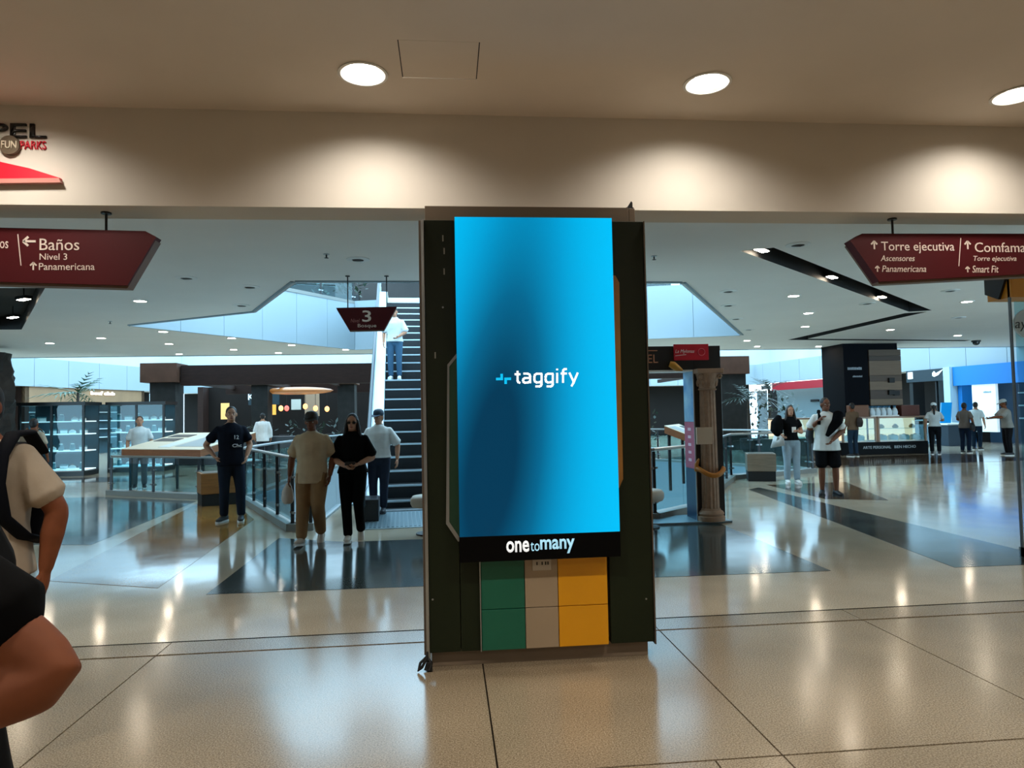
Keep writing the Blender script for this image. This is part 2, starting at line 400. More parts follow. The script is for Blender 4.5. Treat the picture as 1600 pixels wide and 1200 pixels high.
# ================================================================== front downlights (lens and beam; rear rows unseen, added for light)
WARM = (1.0, .92, .81)
def downlight(name, label, c, group, watts):
    t = thing(name, label, 'ceiling light', (c[0], c[1], ZF), 0, group)
    x, y = c
    sharp(MB().rings([[Vector((px, py, z)) for px, py in circ(c, r, 28)] for r, z in ((.142, ZF+.0), (.158, ZF-.004), (.158, ZF-.008), (.14, ZF-.01), (.135, ZF-.004))], cap=False).build('trim_ring', WHITE, t))
    sharp(MB().rings([[Vector((px, py, z)) for px, py in circ(c, r, 28)] for r, z in ((.14, ZF-.006), (.085, ZF+.075), (.085, ZF+.09))], cap=False).build('reflector', mat('reflector_silver', (150, 144, 134), .5, .2), t))
    MB().lathe([(.084, ZF+.06), (.084, ZF+.08)], (x, y, 0), 28).build('lens', LAMPW, t)
    ld = bpy.data.lights.new('lamp_beam', 'SPOT'); ld.energy = watts; ld.color = WARM; ld.spot_size = math.radians(146); ld.spot_blend = 1.0; ld.shadow_soft_size = .08
    lo = bpy.data.objects.new('lamp_beam', ld); COL.objects.link(lo); lo.parent = t; lo.location = (0, 0, .02)
    return t
LBL = {0: 'bright round downlight beside the square ceiling hatch', 1: 'bright round downlight above and to the right of the blue screen', 2: 'bright round downlight cut by the right edge of the picture'}
for i, c in enumerate(LAMPS):
    downlight('recessed_downlight', LBL.get(i, 'unseen round downlight in the front ceiling outside the picture'), c, 'downlights in the front ceiling', 80 if i < 6 else 125)

# ================================================================== hall ceiling lamps, vents, sprinklers
def hall_lamp():
    t = thing('recessed_downlight', '', 'ceiling light', (0, 0, ZC))
    sharp(MB().lathe([(.1, 0), (.135, 0), (.135, -.008), (.125, -.012), (.1, -.012)], (0, 0, 0), 20, cap=False).build('trim_ring', WHITE, t, local=True))
    MB().lathe([(.1, -.001), (.1, -.009)], (0, 0, 0), 20).build('lens', LAMPB, t, local=True)
    return t
lit_l = [(219, 470), (78, 536), (158, 528), (255, 518), (264, 537), (280, 553), (362, 528), (365, 546), (435, 551), (456, 539), (540, 546)]
lit_r = [(1240, 462), (1263, 489), (1258, 510), (1167, 532), (1183, 541), (1279, 541), (1391, 515), (1496, 524), (1511, 471)]
proto = None
ORD = 'first second third fourth fifth sixth seventh eighth ninth tenth eleventh'.split()
for lst, lab0, grp in ((lit_l, '%s small lit downlight from the left in the hall ceiling left of the pillar', 'lit hall downlights left of the pillar'),
                      (lit_r, '%s small lit downlight from the left in the hall ceiling right of the pillar', 'lit hall downlights right of the pillar')):
    for q in lst:
        p = on(*q, ZC); lab = lab0 % ORD[sorted(lst).index(q)]
        if proto is None:
            proto = hall_lamp(); proto.location = p; proto['label'] = lab; proto['group'] = grp
        else: dup(proto, p, None, lab, grp)
# unlit fittings: shallow dark cans
def vent():
    t = thing('ceiling_vent', '', 'ceiling vent', (0, 0, ZC))
    sharp(MB().lathe([(.085, 0), (.16, 0), (.16, -.008), (.085, -.016)], (0, 0, 0), 20, cap=False).build('rim', mat('vent_rim', (226, 228, 226), .4), t, local=True))
    MB().lathe([(.088, -.001), (.088, -.006)], (0, 0, 0), 20).build('grille', mat('vent_dark', (30, 32, 34), .6), t, local=True)
    for k in range(-2, 3): MB().box(-.07, .07, k*.03-.003, k*.03+.003, -.012, -.004).build('slat', mat('vent_slat', (90, 92, 92), .5), t, local=True)
    return t
vp = None
for lst, lab0, grp in (([(559, 405), (291, 434), (390, 448), (377, 477)], '%s unlit round ceiling vent from the left, left of the pillar', 'unlit fittings left'),
                      ([(1138, 455), (1138, 477), (1150, 498), (1170, 515), (1355, 474), (1485, 454), (1247, 382), (1498, 496)], '%s unlit round ceiling vent from the left, right of the pillar', 'unlit fittings right')):
    for q in lst:
        p = on(*q, ZC); lab = lab0 % ORD[sorted(lst).index(q)]
        if vp is None:
            vp = vent(); vp.location = p; vp['label'] = lab; vp['group'] = grp
        else: dup(vp, p, None, lab, grp)
def sprinkler(q, label):
    p = on(*q, ZC); t = thing('fire_sprinkler', label, 'sprinkler', p)
    MB().lathe([(.04, 0), (.04, -.008)], p, 14).build('escutcheon', STEEL, t)
    MB().cyl(p, p+Vector((0, 0, -.05)), .01, 8).build('stem', DGREY, t)
    MB().lathe([(.028, -.05), (.028, -.055)], p, 12).build('deflector', DGREY, t)
sprinkler((1022, 400), 'small ceiling sprinkler just right of the pillar top')
sprinkler((510, 397), 'small ceiling sprinkler left of the pillar near the level sign')
sprinkler((172, 502), 'small ceiling sprinkler left of the void tip')
p = on(1525, 532, ZC); t = thing('security_camera', 'dark dome security camera under the far ceiling edge', 'camera', p)
MB().lathe([(.14, 0), (.14, -.05)], p, 18).build('housing', DGREY, t); sharp(MB().lathe([(.11, -.05), (.1, -.11), (.06, -.15), (.01, -.165)], p, 18).build('dome', BLACKG, t))
# lamps inside the slots
def slot_lamp(q, label, ang):
    p = on(*q, ZC+.06); t = thing('slot_spotlight', label, 'ceiling light', p, ang, 'spotlights in the dark slots')
    MB().box(-.16, .16, -.075, .075, .0, .06, .01).build('housing', DGREY, t, local=True)
    MB().box(-.13, .13, -.05, .05, -.008, .001).build('lens', LAMPB, t, local=True)
    MB().cyl((0, 0, .06), (0, 0, .24), .012, 8).build('stem', DGREY, t, local=True)
slot_lamp((1190, 391), 'spotlight at the near tip of the long dark ceiling slot', .7)
slot_lamp((1300, 433), 'spotlight in the middle of the long dark ceiling slot', .7)
slot_lamp((1378, 464), 'spotlight near the far end of the long dark ceiling slot', .7)
slot_lamp((37, 468), 'nearest spotlight in the dark slot behind the bathrooms sign', -.6)
slot_lamp((20, 496), 'middle spotlight in the dark slot behind the bathrooms sign', -.6)
slot_lamp((6, 513), 'farthest spotlight in the dark slot behind the bathrooms sign', -.6)

# ================================================================== pillar
GREEN = mat('pillar_dark_green', (24, 34, 14), .5, var=.15, scale=3, spec=.3)
TAUPE = mat('pillar_taupe', (132, 116, 98), .5, var=.08, scale=3)
pil = thing('clad_pillar', 'wide square pillar clad in dark green panels with taupe base and cap', 'pillar', (.58, 4.8, 0))
MB().box(-.1, 1.27, 4.5, 5.2, .0, 2.9).build('core', TAUPE, pil)
MB().box(-.1, 1.22, 4.95, 5.18, 2.9, ZB).build('neck', TAUPE, pil)
MB().box(-.12, 1.275, 4.42, 5.24, 0, .105, .004).build('plinth', TAUPE, pil)
MB().box(-.125, 1.22, 4.40, 5.22, 2.835, 2.935, .003).build('cap', TAUPE, pil)
MB().box(1.222, 1.262, 4.40, 5.22, 2.825, 2.93, .003).build('cap_end', TAUPE, pil)
MB().box(-.13, .062, 4.36, 4.40, .105, 2.83, .003).build('green_panel', GREEN, pil)
MB().box(1.02, 1.30, 4.36, 4.40, .105, 2.83, .003).build('green_panel', GREEN, pil)
MB().box(.066, 1.016, 4.365, 4.40, .78, 2.83, .003).build('green_panel', GREEN, pil)
MB().box(.066, .19, 4.36, 4.40, .105, .776, .003).build('green_panel', GREEN, pil)
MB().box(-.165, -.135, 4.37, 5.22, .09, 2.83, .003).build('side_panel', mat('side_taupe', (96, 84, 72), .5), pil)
MB().box(-.150, -.131, 4.345, 4.40, .09, 2.83, .002).build('edge_strip', STEEL, pil)
MB().box(1.302, 1.312, 4.35, 4.42, .09, 2.83, .002).build('edge_strip', mat('edge_bronze', (110, 100, 88), .35, .7), pil)
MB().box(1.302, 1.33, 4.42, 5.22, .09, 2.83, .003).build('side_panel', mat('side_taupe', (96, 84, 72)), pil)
def colour_panel(x0, x1, col, nm, lo, hi):
    mm = mat(nm, col, .42, var=.06, scale=4)
    MB().box(x0, x1, 4.345, 4.40, lo, hi, .003).build('colour_panel', mm, pil)
for x0, x1, c, nm in ((.195, .468, (18, 104, 80), 'panel_green'), (.472, .68, (170, 150, 124), 'panel_beige'), (.684, 1.0, (238, 164, 10), 'panel_yellow')):
    colour_panel(x0, x1, c, nm, .107, .357); colour_panel(x0, x1, c, nm, .361, .76)
MB().box(.186, .192, 4.335, 4.40, .105, .76).build('edge_strip', STEEL, pil)
# angular green and wooden shapes on the pillar behind the screen
def shape(name, pts, m, y0=4.33):
    o = MB().prismy(pts, y0, 4.362).build(name, m, pil); return o
g1 = [at(*q, 4.34) for q in ((702, 572), (713, 556), (800, 540), (800, 850), (717, 843), (699, 816))]
shape('green_shape', [(p.x, p.z) for p in g1], mat('shape_green', (34, 74, 52), .5))
g1b = [at(*q, 4.34) for q in ((699, 570), (713, 553), (716, 556), (702, 573), (702, 815), (720, 842), (716, 846), (697, 818))]
shape('shape_edge', [(p.x, p.z) for p in g1b], STEEL, 4.325)
g2 = [at(*q, 4.34) for q in ((900, 428), (961, 431), (967, 442), (973, 748), (967, 762), (900, 790))]
shape('wooden_shape', [(p.x, p.z) for p in g2], mat('shape_wood', (190, 132, 62), .5, var=.2, scale=6))
# scuffs, screw heads and socket
for q in ((692, 372), (694, 392), (694, 424), (680, 555)):
    p = at(*q, 4.355); MB().box(p.x-.004, p.x+.004, 4.3585, 4.361, p.z-.02, p.z+.02).build('scuff', mat('scuff_grey', (150, 150, 140), .7), pil)
for q in ((1010, 936), (692, 480), (676, 937)):
    p = at(*q, 4.355); MB().cyl((p.x, 4.357, p.z), (p.x, 4.362, p.z), .006, 10).build('screw', STEEL, pil)
sk = MB().box(.52, .64, 4.335, 4.346, .59, .68, .003).build('socket_plate', mat('socket_white', (196, 186, 170), .4), pil)
for dx in (.545, .578, .6, .615): MB().box(dx, dx+.008, 4.333, 4.337, .625, .645).build('socket_slot', BLACK, sk)
# cable knot at the foot of the pillar
t = thing('power_cable', 'black looped cable at the left foot of the pillar', 'cable', (-.16, 4.36, 0))
P = [(-.14, 4.36, .14), (-.15, 4.34, .08), (-.18, 4.33, .03), (-.2, 4.33, .012), (-.19, 4.35, .05), (-.15, 4.35, .09), (-.12, 4.34, .05), (-.13, 4.33, .01), (-.16, 4.34, .012), (-.14, 4.36, .06)]
sharp(MB().tube(P, .009, 8).build('cord', BLACK, t), 80)
MB().box(-.15, -.115, 4.33, 4.36, 0, .06, .006).build('plug', BLACK, t)
# little dark clip on the cap
p = at(982, 325, 4.45); t = thing('dark_clip', 'tiny pointed dark clip standing on the pillar cap', 'clip', (p.x, 4.43, 2.935))
MB().prismy([(p.x-.022, 2.935), (p.x+.02, 2.935), (p.x+.02, 2.975), (p.x+.012, 2.985)], 4.42, 4.44).build('spike', BLACK, t); MB().box(p.x-.026, p.x+.024, 4.41, 4.45, 2.933, 2.94).build('foot_plate', BLACK, t)

def stroke(mb, pts, w, Y, ext):
    """flat pen stroke through x,z points at depth Y"""
    for i, (a, c) in enumerate(zip(pts, pts[1:])):
        d = Vector((c[0]-a[0], c[1]-a[1])).normalized(); n = Vector((-d.y, d.x))*w/2
        e0 = d*(w*.2 if i else 0); e1 = d*(w*.2 if i < len(pts)-2 else 0)
        q = [(a[0]-e0.x+n.x, a[1]-e0.y+n.y), (a[0]-e0.x-n.x, a[1]-e0.y-n.y), (c[0]+e1.x-n.x, c[1]+e1.y-n.y), (c[0]+e1.x+n.x, c[1]+e1.y+n.y)]
        mb.prismy(q, Y-ext, Y)
    return mb
# ================================================================== digital display
SX0, SX1, SZ0, SZ1, SY = .064, 1.062, .835, 2.815, 4.235
dis = thing('advertising_display', 'tall portrait advertising screen glowing blue on the pillar', 'screen', (.56, 4.3, .68))
MB().box(SX0+.02, SX1-.02, 4.28, 4.345, .72, 2.78, .005).build('mount', BLACK, dis)
MB().box(SX0, SX1, SY+.004, 4.29, .685, SZ1, .004).build('casing', BLACKG, dis)
MB().box(SX0-.002, SX1+.002, SY-.004, SY+.02, .68, SZ0, .003).build('lower_bezel', mat('bezel_black', (4, 4, 5), .6, spec=.1), dis)
m = bpy.data.materials.new('blue_screen_picture'); m.use_nodes = True; nt = m.node_tree; L = nt.links.new
bs = nt.nodes['Principled BSDF']; bs.inputs['Base Color'].default_value = (.002, .002, .003, 1); bs.inputs['Roughness'].default_value = .5; bs.inputs['Specular IOR Level'].default_value = .1
tc = nt.nodes.new('ShaderNodeTexCoord'); sp = nt.nodes.new('ShaderNodeSeparateXYZ'); L(tc.outputs['Generated'], sp.inputs[0])
def mth(op, a, b=None):
    n = nt.nodes.new('ShaderNodeMath'); n.operation = op
    for i, q in enumerate((a, b)):
        if q is None: continue
        if isinstance(q, (int, float)): n.inputs[i].default_value = q
        else: L(q, n.inputs[i])
    return n.outputs[0]
U, V = sp.outputs['X'], sp.outputs['Z']
uc = mth('ADD', mth('MULTIPLY', V, .30), .14)
du = mth('SUBTRACT', U, uc)
wid = mth('ADD', mth('MULTIPLY', V, -.12), .46)
g = mth('POWER', 2.718, mth('MULTIPLY', mth('POWER', mth('ABSOLUTE', mth('DIVIDE', du, wid)), 2.0), -1.0))
hv = mth('POWER', 2.718, mth('MULTIPLY', mth('POWER', mth('DIVIDE', mth('ABSOLUTE', mth('SUBTRACT', V, .22)), .62), 2.0), -1.0))
dk = mth('MULTIPLY', g, mth('ADD', mth('MULTIPLY', hv, .72), .28))
rp = nt.nodes.new('ShaderNodeValToRGB'); e = rp.color_ramp.elements
e[0].position = 0; e[0].color = lin((0, 198, 255)); e[1].position = .9; e[1].color = lin((0, 58, 88))
q = e.new(.3); q.color = lin((0, 158, 212)); q = e.new(.62); q.color = lin((0, 104, 146))
L(dk, rp.inputs[0]); L(rp.outputs[0], bs.inputs['Emission Color']); bs.inputs['Emission Strength'].default_value = 1.0
scr = MB().box(SX0, SX1, SY-.001, SY+.004, SZ0, SZ1).build('screen', m, dis)
SCW = mat('screen_white', (255, 255, 255), .4, emit=1.0); SCB = mat('screen_logo_blue', (0, 180, 234), .4, emit=.95)
STROKES = {'t': [[(487, 195), (487, 350), (497, 372), (530, 384)], [(440, 248), (532, 248)]],
           'a': [[(577, 238), (645, 238), (676, 252), (684, 280), (684, 388)], [(684, 306), (600, 306), (576, 322), (572, 345), (580, 370), (604, 380), (650, 376), (684, 356)]],
           'g': [[(872, 240), (785, 240), (757, 256), (750, 285), (750, 335), (757, 362), (785, 376), (830, 374), (862, 360)], [(862, 240), (862, 405), (852, 428), (830, 437), (765, 437)]],
           'i': [[(1105, 226), (1105, 384)], [(1105, 160), (1105, 186)]],
           'f': [[(1258, 166), (1218, 168), (1202, 182), (1197, 210), (1197, 382)], [(1160, 236), (1258, 236)]],
           'y': [[(1296, 222), (1366, 372)], [(1428, 222), (1360, 382), (1328, 437)]]}
def wordmark_letter(ch, dx):
    mb = MB(); k = at(801, 590, SY).x-at(800, 590, SY).x
    for pl in STROKES[ch]:
        pts = []
        for x, y in pl:
            p = at(760+(x+dx)/10, 560+y/10, SY-.002); pts.append((p.x, p.z))
        stroke(mb, pts, 3.2*k, SY-.002, .0008)
    mb.build('wordmark_letter', SCW, scr)
for ch, dx in (('t', 0), ('a', 0), ('g', 0), ('g', 175), ('i', 0), ('f', 0), ('y', 0)): wordmark_letter(ch, dx)
lx = [at(x, 592, SY-.002).x for x in (775, 782, 786, 788, 792, 798.5)]; lz = [at(787, y, SY-.002).z for y in (584, 590, 594, 600)]
MB().prismy([(lx[1], lz[0]), (lx[2], lz[0]), (lx[2], lz[2]), (lx[0], lz[2]), (lx[0], lz[1]), (lx[1], lz[1])], SY-.002, SY-.001).build('screen_logo', SCB, scr)
MB().prismy([(lx[5], lz[1]), (lx[5], lz[2]), (lx[4], lz[2]), (lx[4], lz[3]), (lx[3], lz[3]), (lx[3], lz[1])], SY-.002, SY-.001).build('screen_logo', SCB, scr)
BW = mat('bezel_white', (245, 250, 252), .4, emit=.7); BC = mat('bezel_blue_white', (170, 226, 252), .4, emit=.7)
textpx('bezel_lettering', 'one', 791, 845, 827, 863, SY-.005, BW, dis, ext=.0006, bold=.022)
textpx('bezel_lettering', 'to', 829, 847, 843, 861, SY-.005, BC, dis, ext=.0006)
textpx('bezel_lettering', 'many', 844, 842, 898, 865, SY-.005, BC, dis, ext=.0006, bold=.022)

# ================================================================== hanging direction signs
def arrow(px, py, s, Y, up, m, parent):
    c = at(px, py, Y); r = s/1070*Y
    if up:
        sh = [((0, -.8), (0, .75)), ((-.62, .15), (0, .8)), ((.62, .15), (0, .8))]
    else:
        sh = [((.8, 0), (-.75, 0)), ((-.15, .62), (-.8, 0)), ((-.15, -.62), (-.8, 0))]
    mb = MB()
    for a, d in sh: stroke(mb, [(c.x+a[0]*r, c.z+a[1]*r), (c.x+d[0]*r, c.z+d[1]*r)], r*.3, Y+.002, .003)
    mb.build('arrow', m, parent)
def hang_sign(label, outline, y0, y1, rods, ztop):
    xs_ = [p[0] for p in outline]; t = thing('hanging_sign', label, 'sign', ((min(xs_)+max(xs_))/2, (y0+y1)/2, min(p[1] for p in outline)))
    MB().prismy(outline, y0, y1).build('board', RED, t)
    cx = sum(p[0] for p in outline)/len(outline); cz = sum(p[1] for p in outline)/len(outline)
    inner = [(cx+(p[0]-cx)*.985, cz+(p[1]-cz)*.985-.02) for p in outline]
    MB().prismy(inner, y0+.02, y1+.02).build('lit_underside', mat('sign_underside_lit', (120, 98, 84), .5), t)  # paler lip under the board: light on its underside put into the colour
    for x in rods:
        zt = max(p[1] for p in outline)
        MB().cyl((x, (y0+y1)/2, zt-.02), (x, (y0+y1)/2, ztop), .009, 8).build('rod', DGREY, t)
        MB().lathe([(.035, ztop-.012), (.035, ztop)], (x, (y0+y1)/2, 0), 12).build('ceiling_plate', DGREY, t)
    return t
YS = 5.02
oL = [(p.x, p.z) for p in (at(-190, 351, YS), at(227, 361, YS), at(244, 370, YS), at(199, 446, YS), at(-150, 436, YS))]
sl = hang_sign('burgundy hanging sign pointing left to the bathrooms', oL, YS, YS+.09, (at(161, 350, YS).x, at(-150, 350, YS).x), ZB)
textpx('lettering', 'Baños', 62, 373, 124, 391, YS-.001, SIGNW, sl); textpx('lettering', 'Nivel 3', 62, 396, 105, 406, YS-.001, SIGNW, sl)
textpx('lettering', 'Panamericana', 61, 411, 148, 422, YS-.001, SIGNW, sl); textpx('lettering', 'os', 0, 377, 13, 388, YS-.001, SIGNW, sl)
arrow(46, 377, 11, YS-.002, False, SIGNW, sl); arrow(52, 416, 7, YS-.002, True, SIGNW, sl)
a = at(28, 366, YS); c = at(33, 415, YS); MB().bar((a.x, YS-.001, a.z), (c.x, YS-.001, c.z), .006, .003).build('divider', SIGNW, sl)
oR = [(p.x, p.z) for p in (at(1347, 365, YS), at(1329, 376, YS), at(1374, 440, YS), at(1760, 420, YS), at(1760, 365, YS))]
sr = hang_sign('burgundy hanging sign pointing ahead to the executive tower', oR, YS, YS+.09, (at(1400, 350, YS).x, at(1690, 350, YS).x), ZB)
textpx('lettering', 'Torre ejecutiva', 1377, 378, 1491, 396, YS-.001, SIGNW, sr); textpx('lettering', 'Ascensores', 1376, 399, 1429, 408, YS-.001, SIGNW, sr, shear=.2)
textpx('lettering', 'Panamericana', 1378, 415, 1447, 425, YS-.001, SIGNW, sr, shear=.2); textpx('lettering', 'Comfama', 1523, 379, 1602, 394, YS-.001, SIGNW, sr)
textpx('lettering', 'Torre ejecutiva', 1521, 400, 1588, 410, YS-.001, SIGNW, sr, shear=.2); textpx('lettering', 'Smart Fit', 1519, 415, 1560, 426, YS-.001, SIGNW, sr, shear=.2)
arrow(1366, 383, 8.5, YS-.002, True, SIGNW, sr); arrow(1371, 420, 6, YS-.002, True, SIGNW, sr); arrow(1512, 383, 8.5, YS-.002, True, SIGNW, sr); arrow(1512, 421, 6, YS-.002, True, SIGNW, sr)
a = at(1501, 372, YS); c = at(1498, 416, YS); MB().bar((a.x, YS-.001, a.z), (c.x, YS-.001, c.z), .006, .003).build('divider', SIGNW, sr)
Y3 = 10.6
o3 = [(p.x, p.z) for p in (at(525, 481, Y3), at(620, 479, Y3), at(600, 515, Y3), at(546, 516, Y3))]
s3 = hang_sign('small burgundy level 3 sign hanging in front of the escalator', o3, Y3, Y3+.06, (at(543, 470, Y3).x, at(604, 470, Y3).x), ZC)
textpx('lettering', '3', 566, 485, 580, 503, Y3-.001, SIGNW, s3, bold=.01); textpx('lettering', 'Nivel', 548, 498, 562, 504, Y3-.001, mat('sign_dim', (170, 110, 104), .5), s3, shear=.2)
textpx('lettering', 'Bosque', 559, 506, 588, 513, Y3-.001, SIGNW, s3)

# ================================================================== fun park lettering on the bulkhead
t = thing('wall_lettering', 'black, red and bronze fun park lettering over a red wedge on the bulkhead', 'sign', (-2.9, 4.88, 3.22))
textpx('black_letters', 'PEL', -14, 194, 74, 216, 4.9, BLACKG, t, ext=.015, bold=.012)
c = at(14, 226, 4.87); b = MB(); b.rings([[Vector((c.x+.065*math.cos(k*math.pi/12), y, c.z+.065*math.sin(k*math.pi/12))) for k in range(24)] for y in (4.87, 4.9)])
b.build('bronze_disc', mat('bronze_disc', (92, 76, 56), .5), t)
textpx('disc_letters', 'FUN', 2, 220, 26, 232, 4.869, CREAM, t, ext=.004, bold=.008)
textpx('red_letters', 'PARKS', 33, 221, 73, 234, 4.9, REDB, t, ext=.012, bold=.004)
w = [at(*q, 4.86) for q in ((-170, 235), (-60, 242), (0, 252), (45, 262), (92, 277), (92, 283), (-170, 279))]
MB().prismy([(p.x, p.z) for p in w], 4.872, 4.9).build('red_wedge', REDB, t)
w = [at(*q, 4.85) for q in ((-170, 280), (90, 277), (93, 284), (-170, 287))]
MB().prismy([(p.x, p.z) for p in w], 4.862, 4.9).build('wedge_edge', mat('wedge_edge_rose', (196, 130, 120), .4), t)

# ================================================================== escalator
ES = thing('escalator', 'escalator with black steps and pale side panels rising behind the pillar', 'escalator', (-.62, 11.6, 0), math.radians(3.8))
EBLK = mat('escalator_black', (16, 20, 24), .5, var=.2, scale=20); EDGE = mat('step_edge_pale', (196, 214, 222), .35, .3)
ESID = mat('escalator_side', (222, 232, 238), .35)
K = math.tan(math.radians(30)); RUN, RISE = .40, .231
NS = 23
def stz(i): return max(0, (i-1))*RISE
for i in range(NS):
    z = stz(i); y = .05+i*RUN
    if i < 2: z = .005+.12*i
    else: z = .12+(i-1)*RISE
    mb = MB(); mb.box(-.5, .5, y+.012, y+RUN+.02, z-.06, z)          # tread slab
    mb.prismx([(y+.012, z-.06), (y+.03, z-.06), (y+.03, z-RISE-.06), (y+.012, z-RISE-.06)], -.5, .5)
    for k in range(12): mb.box(-.49+k*.083, -.45+k*.083, y+.004, y+.013, z-RISE, z-.03)
    st = mb.build('step', EBLK, ES, local=True)
    MB().box(-.5, .5, y+.0, y+.03, z-.028, z+.003).build('step_edge', EDGE, st, local=True)
LEN = NS*RUN
def slope(y): return max(0.0, (y-.45)*K)
def side(sx, name):
    # deck beside the steps, balustrade panel, handrail
    prof = [(-1.0, 0), (.45, 0), (LEN, slope(LEN)), (LEN+1.2, slope(LEN))]
    lo = [(y, z-.35) for y, z in prof]
    def band(x0, x1, dz0, dz1, nm, m):
        pts = [(y, z+dz0) for y, z in prof]+[(y, z+dz1) for y, z in reversed(prof)]
        MB().prismx(pts, sx*x0, sx*x1).build(nm, m, ES, local=True)
    band(.505, .53, -.3, .28, 'skirt', ESID)
    band(.53, .72, .10, .28, 'deck', ESID)
    band(.72, .75, -.6, .86, 'balustrade', ESID)
    band(.75, .80, -.6, .30, 'cladding', ESID)
    for d in (.40, .62): band(.715, .722, d, d+.02, 'trim_line', mat('escalator_line', (60, 96, 118), .4))
    hp = [Vector((sx*.735, y, z+.9)) for y, z in prof]
    arc = [Vector((sx*.735, -1.0-.22*math.sin(t), .66+.24*math.cos(t))) for t in (math.pi*k/8 for k in range(9))]
    sharp(MB().tube(list(reversed(arc))+hp, .035, 10, flat=.7).build('handrail', mat('handrail_rubber', (30, 44, 54), .4), ES, local=True), 60)
    sharp(MB().tube([Vector((sx*.735, -1.0-.2*math.sin(t), .45+.2*math.cos(t))) for t in (math.pi*k/8 for k in range(9))], .05, 8).build('newel', mat('newel_dark', (40, 44, 48), .4), ES, local=True), 60)
side(-1, 'l'); side(1, 'r')
for sx in (-1, 1): MB().box(sx*.5, sx*.82, -1.06, -.5, .0, .34, .02).build('newel_base', mat('newel_dark', (40, 44, 48)), ES, local=True)
MB().box(-.53, .53, .02, LEN+.4, -1.1, -1.0, M=Matrix.Rotation(math.radians(30), 4, 'X')).build('truss', mat('truss_dark', (36, 40, 44), .6), ES, local=True)
MB().box(-.72, .72, LEN, LEN+1.8, slope(LEN)-.5, slope(LEN)+.1).build('top_landing', STEEL, ES, local=True)
plate = MB().box(-.72, .72, -1.75, .05, .0, .012, .003).build('comb_plate', mat('comb_plate', (150, 170, 178), .3, .6), ES, local=True)
for k in range(22): MB().box(-.68+k*.063, -.645+k*.063, -1.68, -.1, .012, .018).build('rib', mat('comb_rib', (110, 134, 144), .35, .6), plate, local=True)
MB().box(-.5, .5, -.1, .06, .012, .03).build('comb', STEEL, ES, local=True)

# ================================================================== glass railings
def railing(label, pts, h=1.02, step=1.25):
    pts = [Vector((p[0], p[1], 0)) for p in pts]; t = thing('glass_railing', label, 'railing', (pts[0].x, pts[0].y, 0))
    KERB = mat('kerb_grey', (128, 130, 126), .4)
    for a, c in zip(pts, pts[1:]):
        d = (c-a); Ln = d.length; d.normalize(); n = max(1, round(Ln/step))
        MB().bar(a+Vector((0,0,.05))-d*.05, c+Vector((0,0,.05))+d*.05, .2, .1).build('kerb', KERB, t)
        MB().cyl(a+Vector((0,0,h)), c+Vector((0,0,h)), .026, 12).build('handrail', STEEL, t)
        for j in range(n):
            p = a+d*(Ln*j/n); q = a+d*(Ln*(j+1)/n)
            MB().bar(p+d*.06+Vector((0,0,.13+(h-.28)/2)), q-d*.06+Vector((0,0,.13+(h-.28)/2)), .012, h-.28).build('glass_pane', GLASS, t)
        for j in range(n+1):
            if j == n and c is not pts[-1]: continue
            p = a+d*(Ln*j/n); po = MB().bar(p+Vector((0,0,.1)), p+Vector((0,0,h-.03)), .045, .045).build('post', DGREY, t)
            for zz in (.25, h-.27): MB().bar(p-d*.08+Vector((0,0,zz)), p+d*.08+Vector((0,0,zz)), .04, .03).build('clamp', STEEL, po)
    return t
railing('glass railing along the floor opening behind the walking couple', [(-1.95, 10.02), (-2.2, 10.02), (-3.95, 13.85)], step=1.0)
railing('glass railing under the tilted wooden display table on the left', [(-3.95, 13.85), (-5.0, 14.4), (-7.3, 15.75)], h=.83)
railing('glass railing behind the totem right of the pillar', [(2.5, 9.85), (3.0, 9.85), (3.85, 10.6), (6.4, 15.1), (8.95, 16.2)], step=.9)
railing('far glass railing across the floor opening in front of the restaurant', [(-3.98, 14.0), (-3.95, 16.6), (-3.35, 22.75), (1.0, 24.15), (5.7, 22.35), (8.95, 16.4)], step=1.6)
railing('low glass railing far right beside the far shopper with the bag', [(16.3, 25.2), (17.6, 25.05), (18.8, 25.0)], step=1.1)
up = railing('glass railing on the upper floor left of the escalator top', [(-7.0, 16.25), (-2.95, 22.3)], h=1.0, step=1.6); up.location.z = 5.2
up = railing('glass railing on the upper floor right of the escalator top', [(-.2, 21.6), (8.4, 19.25)], h=1.0, step=1.6); up.location.z = 5.2

